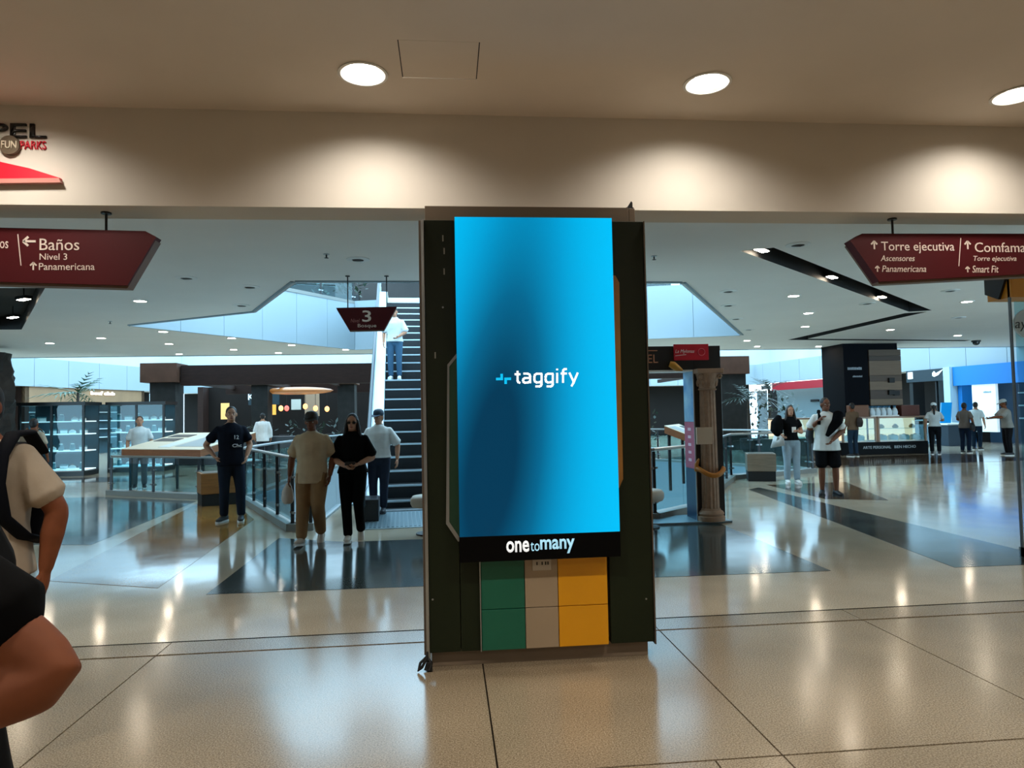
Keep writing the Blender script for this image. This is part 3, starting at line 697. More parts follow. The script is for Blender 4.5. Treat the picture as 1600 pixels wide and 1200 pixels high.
# ================================================================== tilted wooden display tables
def display_table(label, a, c, depth, sgn=1):
    a = Vector((*a, 0)); c = Vector((*c, 0)); d = (c-a); Ln = d.length; d.normalize(); n = Vector((-d.y, d.x, 0))*sgn
    t = thing('display_table', label, 'display table', (a.x, a.y, 0))
    def P(u, v, z): return a+d*(u*Ln)+n*(v*depth)+Vector((0,0,z))
    def slab(u0, u1, v0, v1, h0, h1, nm, m, par=t, lift=0):
        zf = lambda v: .98+.30*v+lift
        return MB().rings([[P(u0, v0, zf(v0)+h0), P(u1, v0, zf(v0)+h0), P(u1, v1, zf(v1)+h0), P(u0, v1, zf(v1)+h0)],
                    [P(u0, v0, zf(v0)+h1), P(u1, v0, zf(v0)+h1), P(u1, v1, zf(v1)+h1), P(u0, v1, zf(v1)+h1)]]).build(nm, m, par)
    slab(0, 1, 0, 1, -.14, 0, 'wooden_box', mat('table_wood', (150, 92, 56), .45, var=.25, scale=5, stretch=(1, 1, 8)))
    top = slab(0, 1, 0, 1, 0, .012, 'top', CREAM)
    slab(.08, .42, .15, .9, .012, .018, 'display_card', mat('card_grey', (150, 158, 160), .5), top)
    slab(.46, .6, .1, .9, .012, .018, 'display_card', mat('card_pale', (206, 210, 206), .5), top)
    slab(.66, .94, .45, .62, .012, .02, 'display_card', mat('card_dark', (46, 50, 52), .5), top)
    slab(.66, .94, .7, .86, .012, .02, 'display_card', mat('card_dark', (46, 50, 52)), top)
    for u in (.04, .96):
        for v in (.1, .9):
            p = P(u, v, 0); MB().bar(p, p+Vector((0,0,.86+.3*v)), .05).build('leg', DGREY, t)
    return t
p0 = at(190, 705, 15.6); p1 = at(313, 707, 14.35)
display_table('tilted display table with brown wooden front above the left glass railing', (p1.x, p1.y), (p0.x, p0.y), 1.45, -1)
p0 = at(1122, 690, 13.6); p1 = at(1155, 690, 15.0)
display_table('small tilted wooden display table behind the totem', (4.95, 12.95), (5.7, 14.25), .75, 1)
def planter(label, c, rz, s, col, nm):
    t = thing('planter_box', label, 'planter', (c[0], c[1], 0), rz)
    m2 = mat(nm, col, .45, var=.25, scale=5, stretch=(1, 1, 7))
    MB().box(-s*.48, s*.48, -s*.48, s*.48, 0, .22, .005).build('plinth', BLACK, t, local=True)
    MB().box(-s*.5, s*.5, -s*.5, s*.5, .22, .60, .006).build('body', m2, t, local=True)
    MB().box(-s*.44, s*.44, -s*.44, s*.44, .595, .606).build('top', mat('planter_top', (90, 86, 78), .6), t, local=True)
    return t
pp = on(345, 790); planter('brown wooden cube planter with black plinth at the railing corner', (pp.x-.16, pp.y+.28), .45, .62, (146, 94, 46), 'planter_wood')
pp = on(1160, 751); planter('grey brown cube planter with black plinth right of the totem', (pp.x+.42, pp.y-.02), -.35, .6, (138, 118, 98), 'planter_grey_wood')
def stool(label, x, y):
    t = thing('round_stool', label, 'stool', (x, y, 0))
    sharp(MB().lathe([(.2, 0), (.2, .02), (.05, .04), (.05, .34), (.17, .36)], (x, y, 0), 24).build('pedestal', BLACK, t))
    sharp(MB().lathe([(.17, .36), (.25, .37), (.27, .41), (.27, .47), (.24, .51), (.1, .52)], (x, y, 0), 28).build('cushion', mat('stool_cream', (196, 184, 168), .6), t), 50)
q = at(641, 770, 9.3); stool('cream round stool half hidden behind the pillar beside the escalator', q.x+.27, 9.3)
q = at(1008, 760, 9.2); stool('cream round stool peeking out right of the pillar', q.x-.02, 9.2)
# ================================================================== photo arch totem with the fluted column
TY = 9.45
tot = thing('photo_arch', 'black photo arch with fluted stone column and red plate right of the pillar', 'display stand', (3.5, TY+.2, 0))
xa = at(1010, 700, TY).x; xb = at(1082, 700, TY).x; xc = at(1124, 700, TY).x
XL = 1.7
PX = mat('arch_black', (20, 16, 16), .45)
MB().box(XL-.1, 3.95, TY-.12, TY+.55, 0, .03, .006).build('base_plate', mat('arch_base', (120, 140, 150), .35, .5), tot)
MB().box(3.5, 3.9, TY, TY+.42, .03, 2.5, .004).build('post', PX, tot)
MB().box(XL, XL+.4, TY, TY+.42, .03, 2.5, .004).build('post', PX, tot)
hd = MB().box(XL+.4, 3.5, TY, TY+.42, 2.16, 2.5, .004).build('header', PX, tot)
MB().box(XL+.4, 3.49, TY-.004, TY+.4, 2.14, 2.16).build('header_trim', WHITE, tot)
# inner face of the right post: blue above, pink below
IB = mat('arch_blue', (44, 120, 176), .4, var=.5, scale=3, col2=(150, 190, 206)); IP = mat('arch_pink', (190, 84, 110), .4, var=.3, scale=5)
MB().box(3.49, 3.5, TY+.01, TY+.41, 1.42, 2.14).build('side_print', IB, tot)
MB().box(3.489, 3.5, TY+.01, TY+.41, .75, 1.415).build('side_print', IP, tot)
MB().box(3.49, 3.5, TY+.01, TY+.41, .03, .745).build('side_print', mat('arch_deep_blue', (28, 66, 100), .4, var=.3, scale=3), tot)
for k in range(5): MB().box(3.486, 3.4895, TY+.15, TY+.27, .85+k*.11, .89+k*.11).build('print_mark', mat('print_pale', (226, 190, 200), .5), tot)
MB().box(3.485, 3.5, TY-.006, TY+.012, .03, 2.14).build('corner_trim', STEEL, tot)
# fluted column in relief on the post front
CX, CY = 3.685, TY-.015
STONE = mat('column_stone', (176, 140, 112), .7, var=.25, scale=14, bump=.15)
def fluted(r0, r1, z0, z1, n=14):
    rs = []
    for z, r in ((z0, r0), ((z0+z1)/2, (r0+r1)/2), (z1, r1)):
        ring = []
        for k in range(n*4):
            a = 2*math.pi*k/(n*4); rr = r*(1 - .07*(1 if k % 4 in (1, 2) else 0)); ring.append(Vector((CX+rr*math.cos(a), CY+rr*math.sin(a)*.8, z)))
        rs.append(ring)
    return MB().rings(rs)
fluted(.125, .112, .19, 1.93).build('column_shaft', STONE, tot)
sharp(MB().lathe([(.19, .03), (.19, .09), (.165, .1), (.18, .13), (.165, .16), (.14, .175), (.13, .2)], (CX, CY, 0), 24).build('column_base', STONE, tot))
cap = sharp(MB().lathe([(.118, 1.86), (.135, 1.875), (.118, 1.89), (.12, 1.93), (.15, 2.06), (.165, 2.10)], (CX, CY, 0), 24).build('column_capital', STONE, tot))
MB().box(CX-.19, CX+.19, CY-.16, CY+.1, 2.10, 2.165, .008).build('abacus', STONE, cap)
for s_ in (-1, 1):
    sharp(MB().tube([(CX+s_*.14+math.cos(t)*.032*(1-t/16), CY-.12, 2.05+math.sin(t)*.032*(1-t/16)) for t in (k*.7 for k in range(13))], .013, 8).build('volute', STONE, cap), 60)
for k in range(9):
    a = math.pi*(1+k/8); MB().ell((CX+.135*math.cos(a), CY+.115*math.sin(a), 1.965+.03*(k % 2)), (.024, .018, .05), 8, 6).build('acanthus_leaf', STONE, cap)
p0 = at(1088, 668, TY-.14); p1 = at(1113, 694, TY-.14)
MB().box(p0.x, p1.x, TY-.15, TY-.115, p1.z, p0.z, .004).build('code_plate', mat('plate_cream', (206, 178, 150), .6), tot)
ORG = mat('arch_orange', (196, 122, 40), .5)
sharp(MB().tube([(CX+math.cos(t)*.19, CY+math.sin(t)*.17, .72+.05*math.cos(t*2)+.08*math.sin(t)*0) for t in (math.pi*(1.02+k/14*.95) for k in range(15))], [.035]*13+[.03, .02], 8).build('orange_ring', ORG, tot), 60)
sharp(MB().tube([(CX-.19, CY, .73), (CX-.2, CY-.03, .82), (CX-.17, CY-.05, .9)], [.035, .03, .012], 8).build('orange_ring_end', ORG, tot), 60)
p = at(1048, 571, TY-.02); sharp(MB().tube([(p.x-.02, TY-.03, p.z+.02), (p.x+.03, TY-.04, p.z), (p.x+.1, TY-.03, p.z-.045), (p.x+.17, TY-.01, p.z-.07)], [.04, .055, .045, .015], 12).build('orange_horn', mat('arch_gold', (206, 146, 46), .5), tot), 60)
rp_ = MB().box(at(1052, 550, TY).x, at(1106, 550, TY).x, TY-.03, TY, at(1080, 563, TY).z, at(1080, 538, TY).z, .004).build('red_plate', mat('arch_red', (196, 24, 44), .4), tot)
SCR = mat('plate_script', (244, 226, 222), .5)
textpx('plate_script', 'La Mylonas', 1055, 546, 1085, 553, TY-.031, SCR, rp_, shear=.3); 
a = at(1055, 556, TY-.03); c = at(1072, 554, TY-.03); stroke(MB(), [(a.x, a.z), (c.x, c.z)], .008, TY-.03, .003).build('plate_underline', SCR, rp_)
c = at(1096, 550, TY-.03)
sharp(MB().tube([(c.x+.05*math.cos(t), TY-.031, c.z+.05*math.sin(t)) for t in (k*math.pi/8 for k in range(16))], .004, 6, close=True).build('plate_seal', mat('plate_rose', (226, 110, 120), .5), rp_), 60)
textpx('header_letters', 'EL', 1012, 554, 1028, 567, TY-.001, mat('header_gold', (196, 130, 96), .5), hd)
a = at(1012, 548, TY); stroke(MB(), [(a.x-.2, a.z), (a.x+.14, a.z)], .012, TY-.001, .003).build('header_line', mat('header_gold', (196, 130, 96)), hd)

# ================================================================== dark wooden pergola in front of the far shops
PY = 26.0
pg = thing('wooden_pergola', 'long dark wooden beam on square stone columns before the restaurant', 'pergola', (0, PY, 0))
CAPW = mat('capital_brown', (88, 58, 44), .7, spec=.2, var=.2, scale=3); SHAFT = mat('column_stone_dark', (50, 48, 46), .8, spec=.2, var=.35, scale=4)
for x0, x1, y in ((-10.75, -9.85, 26), (-8.0, -7.35, 29), (10.75, 11.75, 26), (-4.6, -3.9, 29.5)):
    MB().box(x0, x1, y, y+.8, 0, 2.98, .01).build('column', SHAFT, pg)
    MB().box(x0-.28, x1+.1, y-.15, y+.95, 2.98, 3.68, .01).build('capital', CAPW, pg)
MB().box(-9.7, 10.4, PY+.1, PY+.5, 2.86, 3.6).build('beam', DWOOD, pg)
for k in range(9):
    x = -9.4+k*2.4; MB().box(x, x+.12, PY+.5, PY+5.2, 2.9, 3.05).build('rafter', DWOOD, pg)
MB().box(-9.7, -2.8, 31.2, 31.5, 2.7, 3.15).build('beam', DWOOD, pg)

# ================================================================== far shops
def scribble(w, u, z, n, h, m, parent, name='lettering', v=-.02):
    """a line of far lettering too small to read: short uneven strokes"""
    rnd = random.Random(n*31+int(u*10)); x = u
    mb = MB()
    for k in range(n):
        ww = h*rnd.uniform(.35, .7); mb.box(x, x+ww*.8, v, 0, z, z+h*rnd.uniform(.6, 1.0), M=w.M); x += ww
    o = mb.build(name, m, parent); o['kind'] = 'stuff'; return o
def shop(name, label, w, u0, u1, z1=3.18, fm=FARW, back=FARW):
    p = w.pt((u0+u1)/2, .6, 0); t = thing(name, label, 'shop', p)
    w.box(u0, u0+.2, .1, .7, 0, z1).build('jamb', fm, t); w.box(u1-.2, u1, .1, .7, 0, z1).build('jamb', fm, t)
    w.box(u0+.2, u1-.2, 1.4, 1.5, 0, 3.2).build('rear_wall', back, t)
    w.box(u0+.5, u1-.5, .6, 1.0, 3.14, 3.18).build('added_lamp_panel', mat('added_shop_glow', (236, 246, 255), .5, emit=3.5), t)  # glowing panel added to brighten the dark shop interior
    return t
SHLIT = mat('shop_shelf', (200, 220, 228), .4)
us = [WL.hit(px, 620)[0] for px in (42, 228)]
ss = shop('grill_shop', 'far brown shop front with white lettering beyond the palm', WL, us[0], us[1], fm=DWOOD, back=mat('dim_blue_wall', (70, 96, 106), .3, var=.5, scale=1.2))
WL.box(us[0], us[1], .1, .3, 2.45, 3.18).build('sign_band', mat('sign_band_brown', (150, 116, 84), .5, var=.2, scale=2), ss)
a = WL.hit(144, 611); c = WL.hit(181, 618)
text('lettering', 'beef club', (a[0], c[0], c[1], a[1]), .09, mat('far_sign_glow', (255, 246, 226), .5, emit=1.4), ss, ext=.05, bold=.02, M=WL.M)
for k in range(3):
    for j in range(4):
        u = us[0]+.6+k*(us[1]-us[0]-1.2)/3; WL.box(u, u+1.7, 1.0, 1.35, .8+j*.42, .84+j*.42).build('shelf', SHLIT, ss)
# dark restaurant in the middle left
ss = thing('restaurant', 'dark restaurant front with warm lamps behind the railing', 'restaurant', (-7, 34.6, 0))
for xx in (-12, -2.25): MB().box(xx, xx+.25, 34.4, 35.2, 0, 3.18).build('jamb', DWOOD, ss)
MB().box(-12, -2, 35.2, 35.4, 0, 3.2).build('rear_wall', mat('rest_wall', (28, 21, 18), .8, var=.4, scale=1, spec=.2), ss)
q0 = at(388, 613, 33.9); q1 = at(436, 632, 33.9)
sg = MB().box(q0.x, q1.x, 33.9, 34.0, q1.z, q0.z).build('sign_box', mat('kc_dark', (18, 40, 48), .4), ss)
textpx('lettering', 'KC', 388, 615, 406, 625, 33.89, mat('kc_white', (230, 244, 250), .5, emit=.6), sg, ext=.03)
q0 = at(476, 612, 33.8); q1 = at(499, 650, 33.8); MB().box(q0.x, q1.x, 33.8, 33.85, q1.z, q0.z).build('tan_poster', mat('tan_poster', (156, 128, 104), .6), ss)
q0 = at(412, 630, 34.6); q1 = at(431, 648, 34.6); MB().box(q0.x, q1.x, 34.6, 34.65, q1.z, q0.z).build('lit_menu', mat('lit_menu', (236, 168, 70), .5, emit=.8), ss)
q0 = at(345, 630, 34.6); q1 = at(358, 655, 34.6); MB().box(q0.x, q1.x, 34.6, 34.65, q1.z, q0.z).build('lit_menu', mat('lit_menu2', (220, 170, 100), .5, emit=.5), ss)
q0 = at(455, 624, 34.6); q1 = at(470, 640, 34.6); MB().box(q0.x, q1.x, 34.6, 34.65, q1.z, q0.z).build('pale_panel', mat('pale_panel', (190, 190, 180), .5), ss)
q0 = at(420, 592, 30); sharp(MB().ell((q0.x+1.2, 30, 2.75), (1.5, .9, .16), 24, 8).build('pendant_canopy', mat('amber_canopy', (190, 120, 60), .4, emit=.25), ss), 60)
AMB = mat('amber_globe', (255, 170, 86), .4, emit=5)
for i, (x, y, col) in enumerate(((439, 638, AMB), (448, 638, mat('rose_globe', (255, 90, 80), .4, emit=3)), (477, 635, AMB), (493, 638, AMB), (511, 639, AMB), (420, 641, AMB))):
    p = at(x, y, 31); t = thing('pendant_lamp', ('%s warm pendant lamp from the left in the dark restaurant' % ORD[(1, 0, 2, 3, 4, 0)[i]] if i != 1 else 'rosy red lamp glowing in the dark restaurant'), 'lamp', p, 0, 'pendant lamps in the restaurant')
    MB().ell(p, (.1, .1, .12), 12, 8).build('globe', col, t, smooth=True); MB().cyl(p+Vector((0,0,.1)), (p.x, p.y, 2.9), .01, 6).build('cord', BLACK, t)
# restaurant chairs and tables
CH = mat('chair_dark', (26, 26, 28), .5); TBL = mat('table_slate', (78, 92, 98), .4)
def chair():
    t = thing('restaurant_chair', 'dark restaurant chair beyond the floor opening', 'chair', (0, 0, 0), 0, 'restaurant chairs')
    MB().box(-.21, .21, -.21, .21, .43, .47, .01).build('seat', CH, t, local=True)
    MB().box(-.2, .2, .18, .22, .55, .92, .01).build('backrest', CH, t, local=True)
    for x in (-.18, .18):
        for y in (-.18, .18): MB().bar((x, y, 0), (x, y, .44 if y < 0 else .6), .03).build('leg', CH, t, local=True)
    return t
def rtable():
    t = thing('restaurant_table', 'square slate topped restaurant table', 'table', (0, 0, 0), 0, 'restaurant tables')
    MB().box(-.4, .4, -.4, .4, .72, .75, .005).build('top', TBL, t, local=True); MB().cyl((0, 0, .03), (0, 0, .72), .04, 10).build('pole', CH, t, local=True)
    MB().lathe([(.25, 0), (.25, .02), (.05, .04)], (0, 0, 0), 16).build('base', CH, t, local=True)
    return t
c0 = chair(); t0 = rtable(); first = True
for i in range(5):
    x = -10.5+i*1.9; y = 28.2+(i % 2)*1.6
    if first: t0.location = (x, y, 0)
    else: dup(t0, (x, y, 0))
    for k, (dx, dy, a) in enumerate(((0, -.65, math.pi), (0, .65, 0), (.65, 0, -math.pi/2))):
        if first and k == 0: c0.location = (x+dx, y+dy, 0); c0.rotation_euler = (0, 0, a)
        else: dup(c0, (x+dx, y+dy, 0), a)
    first = False
MB().box(-9.6, -3.8, 25.0, 25.5, 0, .95, .01).build('service_counter', mat('counter_dark', (40, 48, 54), .4), keep=False)
o = bpy.data.objects['service_counter']; tag(o, 'long low dark counter before the restaurant tables', 'counter')
# shops along the right wall
HU = lambda x, y=600: WR.hit(x, y)[0]
WP = mat('shop_pale', (104, 126, 134), .6)
ss = shop('electronics_shop', 'white shop with a long red sign band beyond the shopper in shorts', WR, HU(1310), HU(1180), 3.18, mat('jamb_grey', (120, 132, 138), .6), WP)
WR.box(HU(1307), HU(1208), -.08, .1, 2.7, 3.14).build('red_band', mat('band_red', (150, 14, 30), .5), ss)
WR.box(HU(1207.5), HU(1180), -.06, .1, 2.72, 3.12).build('white_band', mat('band_white_lit', (255, 244, 232), .5, emit=.7), ss)
scribble(WR, HU(1205), 2.82, 8, .26, mat('band_ink', (60, 56, 56), .5), ss, v=-.08)
scribble(WR, HU(1305), 2.86, 5, .2, WHITE, ss, v=-.1)
for q in (1240, 1268, 1294):
    u = HU(q); WR.box(u-.35, u+.35, 1.3, 1.4, 1.95, 2.08).build('wall_label', DGREY, ss)
u = HU(1262); WR.box(u-.5, u+.5, 1.3, 1.4, 1.3, 1.75).build('wall_screen', mat('screen_dim', (40, 90, 120), .3, emit=.3), ss)
WR.box(HU(1332), HU(1310), -.1, .5, 0, 3.2).build('white_pier', WHITE, ss)
ss = shop('sports_shop', 'dark sports shop with a white tick emblem beside the blue shop', WR, HU(1482), HU(1418), 3.18, DGREY, mat('sport_dark', (40, 60, 70), .4, var=.6, scale=1.5))
WR.box(HU(1482), HU(1418), -.05, .1, 2.66, 3.18).build('sign_band', mat('swoosh_band', (14, 36, 46), .5), ss)
sw = [WR.hit(*q, -.06) for q in ((1457, 583), (1459.5, 580), (1462, 583.5), (1473.5, 577), (1466, 586), (1460, 588.7), (1457.5, 587.5))]
MB().rings([[WR.pt(u, v, z) for u, z in sw] for v in (-.08, -.05)]).build('tick_emblem', mat('emblem_white', (236, 246, 250), .5, emit=.8), ss)
a = WR.hit(1421, 582); c = WR.hit(1428, 592); WR.box(c[0], a[0], -.1, -.04, c[1], a[1]).build('white_square', mat('emblem_white', (236, 246, 250)), ss)
WR.box(HU(1460), HU(1458), .1, .2, 0, 2.66).build('mullion', DGREY, ss)
for k in range(3): WR.box(HU(1480), HU(1463), 1.0, 1.35, .6+k*.6, .66+k*.6).build('shelf', SHLIT, ss)
WR.box(HU(1492), HU(1482), -.25, .5, 0, 3.2).build('pier', mat('pier_blue_white', (176, 206, 218), .5), ss)
SBL = mat('shop_blue', (0, 118, 196), .5)
ss = shop('blue_shop', 'bright blue shop front with a tall white poster at the far right', WR, .2, HU(1493), 3.18, SBL, mat('blue_dim', (28, 60, 84), .5))
WR.box(.2, HU(1493), -.12, .1, 2.4, 3.19).build('blue_band', SBL, ss)
po = WR.box(HU(1557), HU(1520), -.06, .06, .5, 2.4).build('white_poster', mat('poster_white', (220, 240, 246), .5, emit=.5), ss)
scribble(WR, HU(1550), 2.05, 8, .08, mat('poster_grey', (150, 170, 180), .5), po, v=-.07)
for k in range(3): WR.box(HU(1580), HU(1560), .9, 1.3, 1.0+k*.5, 1.05+k*.5).build('shelf', SHLIT, ss)
# counter with a tilted screen in front of it
p = WR.pt(HU(1532), -1.6, 0); t = thing('sales_counter', 'white topped sales counter with a tilted blue screen', 'counter', p)
MB().box(p.x-.5, p.x+.5, p.y-.6, p.y+.6, 0, .82, .01).build('body', mat('counter_navy', (20, 44, 60), .4), t); MB().box(p.x-.55, p.x+.55, p.y-.65, p.y+.65, .82, .88, .01).build('top', WHITE, t)
MB().rings([[(p.x-.35, p.y, .88), (p.x+.1, p.y, .88), (p.x+.35, p.y+.2, 1.7), (p.x-.1, p.y+.2, 1.7)], [(p.x-.35, p.y+.06, .88), (p.x+.1, p.y+.06, .88), (p.x+.35, p.y+.26, 1.7), (p.x-.1, p.y+.26, 1.7)]]).build('tilted_screen', mat('tilt_blue', (0, 120, 180), .3, emit=.3), t)

# ================================================================== bakery kiosk on the right
KX0, KX1, KY = 10.9, 15.95, 21.5
kk = thing('bakery_kiosk', 'black kiosk with lit glass pastry cases under a wood clad pillar', 'kiosk', (13.5, 22.3, 0))
MB().box(12.9, KX1, KY, KY+1.6, 0, .42, .01).build('base', mat('kiosk_black', (6, 7, 10), .7, spec=.2), kk)
MB().box(KX0, 12.9, KY+.6, KY+1.6, 0, .55, .01).build('base', mat('kiosk_base_brown', (60, 44, 36), .5), kk)
text('base_lettering', 'ARTE PERSONAL   BIEN HECHO', (13.65, 15.5, .2, .29), KY-.001, mat('base_letter', (186, 196, 200), .5), kk, ext=.004)
LIT = mat('case_lit', (255, 226, 190), .6, emit=.9); FR = mat('case_frame', (150, 120, 96), .4)
for x0, x1, y in ((13.0, 14.15, KY+.05), (14.25, 15.9, KY+.05), (11.0, 12.8, KY+.65)):
    cs = MB().box(x0, x1, y+.5, y+.55, .42, 1.22).build('case_back', LIT, kk)
    MB().box(x0, x1, y, y+.5, .42, .47).build('case_floor', WHITE, cs)
    MB().box(x0, x1, y+.05, y+.5, .84, .86).build('case_shelf', GLASS, cs)
    MB().box(x0, x1, y-.01, y, .44, 1.22).build('case_glass', GLASS, cs)
    MB().box(x0-.02, x1+.02, y-.02, y+.56, 1.2, 1.26).build('case_top', FR, cs)
    for xx in (x0, x1): MB().box(xx-.03, xx+.03, y-.02, y+.04, .42, 1.22).build('case_post', FR, cs)
MB().box(13.0, KX1, KY+.7, KY+1.5, .42, 1.25, .01).build('rear_counter', DWOOD, kk)
MB().box(13.35, 13.95, KY+.06, KY+.38, 1.26, 1.65, .02).build('brown_bin', mat('bin_brown', (120, 76, 50), .6), kk)
MB().box(15.1, 15.75, KY+.06, KY+.38, 1.26, 1.62, .02).build('brown_bin', mat('bin_red_brown', (92, 46, 34), .6), kk)
tr = MB().box(14.0, 15.0, KY+.05, KY+.40, 1.26, 1.30).build('tray', WHITE, kk)
# pastries and packages: things on the case floor, shelf and tray
DOUGH = mat('pastry_white', (232, 236, 236), .5); GOLD = mat('pastry_gold', (206, 160, 104), .6)
def pastry(name, m, prof):
    t = thing(name, '', 'pastry'); sharp(MB().lathe(prof, (0, 0, 0), 14).build('body', m, t, local=True), 60)
    sharp(MB().lathe([(.06, prof[-1][1]-.005), (.05, prof[-1][1]+.015), (.01, prof[-1][1]+.03)], (0, 0, 0), 10).build('topping', mat('topping', (200, 180, 160), .5), t, local=True), 60)
    return t
pr = None
for x in (13.3, 13.7, 14.5, 14.9, 15.3, 15.7):
    lab = 'round white cake on the lit floor of the pastry case'
    if pr is None: pr = pastry('iced_cake', DOUGH, [(.16, 0), (.17, .05), (.17, .12), (.13, .17)]); pr.location = (x, KY+.28, .47); tag(pr, lab, 'pastry', 'iced cakes')
    else: dup(pr, (x, KY+.28, .47))
pr2 = None
for x in (14.5, 15.0, 15.6, 13.5):
    lab = 'small golden bun on the glass shelf of the pastry case'
    if pr2 is None: pr2 = pastry('golden_bun', GOLD, [(.07, 0), (.1, .03), (.09, .08), (.05, .11)]); pr2.location = (x, KY+.28, .86); tag(pr2, lab, 'pastry', 'golden buns')
    else: dup(pr2, (x, KY+.28, .86))
bg = None
for k in range(9):
    x = 14.1+(k % 5)*.2; y = KY+.13+(k//5)*.17; lab = 'small white packet on the kiosk tray below the wood panel'
    if bg is None:
        bg = thing('white_packet', lab, 'packet', (x, y, 1.3), .2, 'white packets'); sharp(MB().lathe([(.085, 0), (.1, .1), (.07, .2), (.03, .26)], (0, 0, 0), 8).build('bag', mat('packet', (214, 228, 234), .4), bg, local=True), 60)
        MB().lathe([(.035, .24), (.055, .31)], (0, 0, 0), 8).build('tie', mat('packet_tie', (60, 110, 140), .4), bg, local=True)
    else: dup(bg, (x, y, 1.3), k*.7)
# its pillar: one dark face with writing, one wood clad face with planks
kp = thing('kiosk_pillar', 'square pillar with a navy face and a wood plank face above the bakery', 'pillar', (14.4, 22.4, 0))
NAVY = mat('pillar_navy', (6, 8, 16), .8, spec=.15)
MB().box(13.43, 15.4, 22.08, 23.4, 1.26, ZC).build('core', NAVY, kp)
MB().box(13.4, 14.27, 22.0, 22.08, 1.45, 3.62).build('navy_face', NAVY, kp)
z = 1.63
for i, (h, c) in enumerate(((.22, (128, 106, 84)), (.3, (78, 58, 44)), (.3, (126, 102, 80)), (.2, (86, 66, 50)), (.5, (120, 96, 74)), (.16, (70, 52, 40)), (.22, (90, 70, 52)))):
    MB().box(14.3, 15.45, 21.98, 22.08, z+.004, z+h-.004).build('plank', mat('plank_%d' % i, c, .55, var=.2, scale=4, stretch=(.6, 1, 8)), kp); z += h
WK = Wall((13.4, 22.0), (15.4, 22.0)); WK.v = Vector((0, 1, 0)); WK.M = Matrix.Translation((13.4, 22.0, 0))
scribble(WK, .13, 2.85, 9, .1, mat('dim_letter', (150, 160, 170), .5), kp, v=-.01); scribble(WK, .3, 2.6, 11, .06, mat('dim_letter', (150, 160, 170)), kp, v=-.01)
for q in ((1394, 594), (1394, 613), (1402, 614)):
    p = at(*q, 21.9); MB().box(p.x-.1, p.x+.1, 21.9, 21.98, p.z-.08, p.z+.08, .01).build('bracket', BLACK, kp)
# ================================================================== glass case kiosk on the left
lc = thing('glass_case_kiosk', 'tall dark glass case kiosk with lit shelves on the left', 'kiosk', (-10.6, 22.2, 0))
CFR = mat('case_dark_frame', (26, 32, 36), .4); SHL = mat('case_shelf_glow', (206, 232, 240), .4, emit=1.3)
cases = [(-12.6, -10.75, 21.5), (-10.6, -8.9, 22.6)]
for (x0, x1, y) in cases:
    MB().box(x0, x1, y, y+.9, 0, .14).build('base', CFR, lc)
    MB().box(x0, x1, y+.86, y+.9, .14, 2.1).build('case_back', mat('case_back_dark', (30, 52, 62), .4), lc)
    MB().box(x0-.05, x1+.05, y-.05, y+.95, 2.1, 2.2).build('case_top', CFR, lc)
    for xx in (x0+.03, x1-.03, (x0+x1)/2): MB().box(xx-.03, xx+.03, y, y+.06, .14, 2.1).build('case_post', CFR, lc)
    for zz in (.16, .72, 1.22, 1.6): MB().box(x0+.06, x1-.06, y+.08, y+.84, zz, zz+.03).build('shelf', SHL, lc)
    for a, c in ((x0+.06, (x0+x1)/2-.03), ((x0+x1)/2+.03, x1-.06)): MB().box(a, c, y+.02, y+.03, .16, 2.1).build('case_glass', GLASS, lc)
items = []
IM = [mat('goods_white', (224, 232, 234), .5), mat('goods_teal', (70, 120, 130), .5), mat('goods_brown', (120, 84, 60), .5)]
def goods(kind):
    if kind == 0:
        t = thing('gift_box', '', 'box'); MB().box(-.09, .09, -.08, .08, 0, .12, .006).build('box', IM[0], t, local=True); MB().box(-.095, .095, -.085, .085, .1, .14, .006).build('lid', IM[1], t, local=True)
    elif kind == 1:
        t = thing('glass_jar', '', 'jar'); sharp(MB().lathe([(.06, 0), (.07, .02), (.07, .15), (.05, .18)], (0, 0, 0), 12).build('jar', IM[1], t, local=True)); MB().lathe([(.05, .18), (.05, .21)], (0, 0, 0), 12).build('lid', IM[0], t, local=True)
    else:
        t = thing('shoe_shaped_pack', '', 'pack'); sharp(MB().lathe([(.05, 0), (.1, .03), (.09, .08), (.03, .12)], (0, 0, 0), 12).build('pack', IM[0], t, local=True), 60); MB().lathe([(.03, .115), (.04, .15)], (0, 0, 0), 8).build('knot', IM[2], t, local=True)
    return t
gp = [None]*3; gl = ['small white gift box with teal lid on a lit case shelf', 'small teal jar with white lid on a lit case shelf', 'small white knotted pack on a lit case shelf']
for (x0, x1, y) in cases:
    for si, zz in enumerate((.19, .75, 1.25, 1.63)):
        for k in range(6):
            kind = (k*2+si+random.randrange(2)) % 3; x = x0+.2+k*(x1-x0-.4)/5; loc = (x, y+.25+random.random()*.2, zz)
            if gp[kind] is None: gp[kind] = goods(kind); gp[kind].name = {0: 'gift_box', 1: 'glass_jar', 2: 'knotted_pack'}[kind]; gp[kind].location = loc; tag(gp[kind], gl[kind], ['box', 'jar', 'pack'][kind], 'goods in the glass case kiosk')
            else: dup(gp[kind], loc, random.random())
# lower white topped tables beyond the left kiosk
for x, y in ((-8.2, 24.3), (-13.6, 24.6)):
    t = thing('cafe_bench', 'pale topped long table %s' % ('beside the glass case kiosk' if x > -10 else 'behind the tan backpack walker'), 'table', (x, y, 0))
    MB().box(x-1.2, x+1.2, y-.35, y+.35, .86, .92, .01).build('top', WHITE, t)
    for dx in (-1.1, 1.1):
        for dy in (-.3, .3): MB().bar((x+dx, y+dy, 0), (x+dx, y+dy, .87), .05).build('leg', DGREY, t)

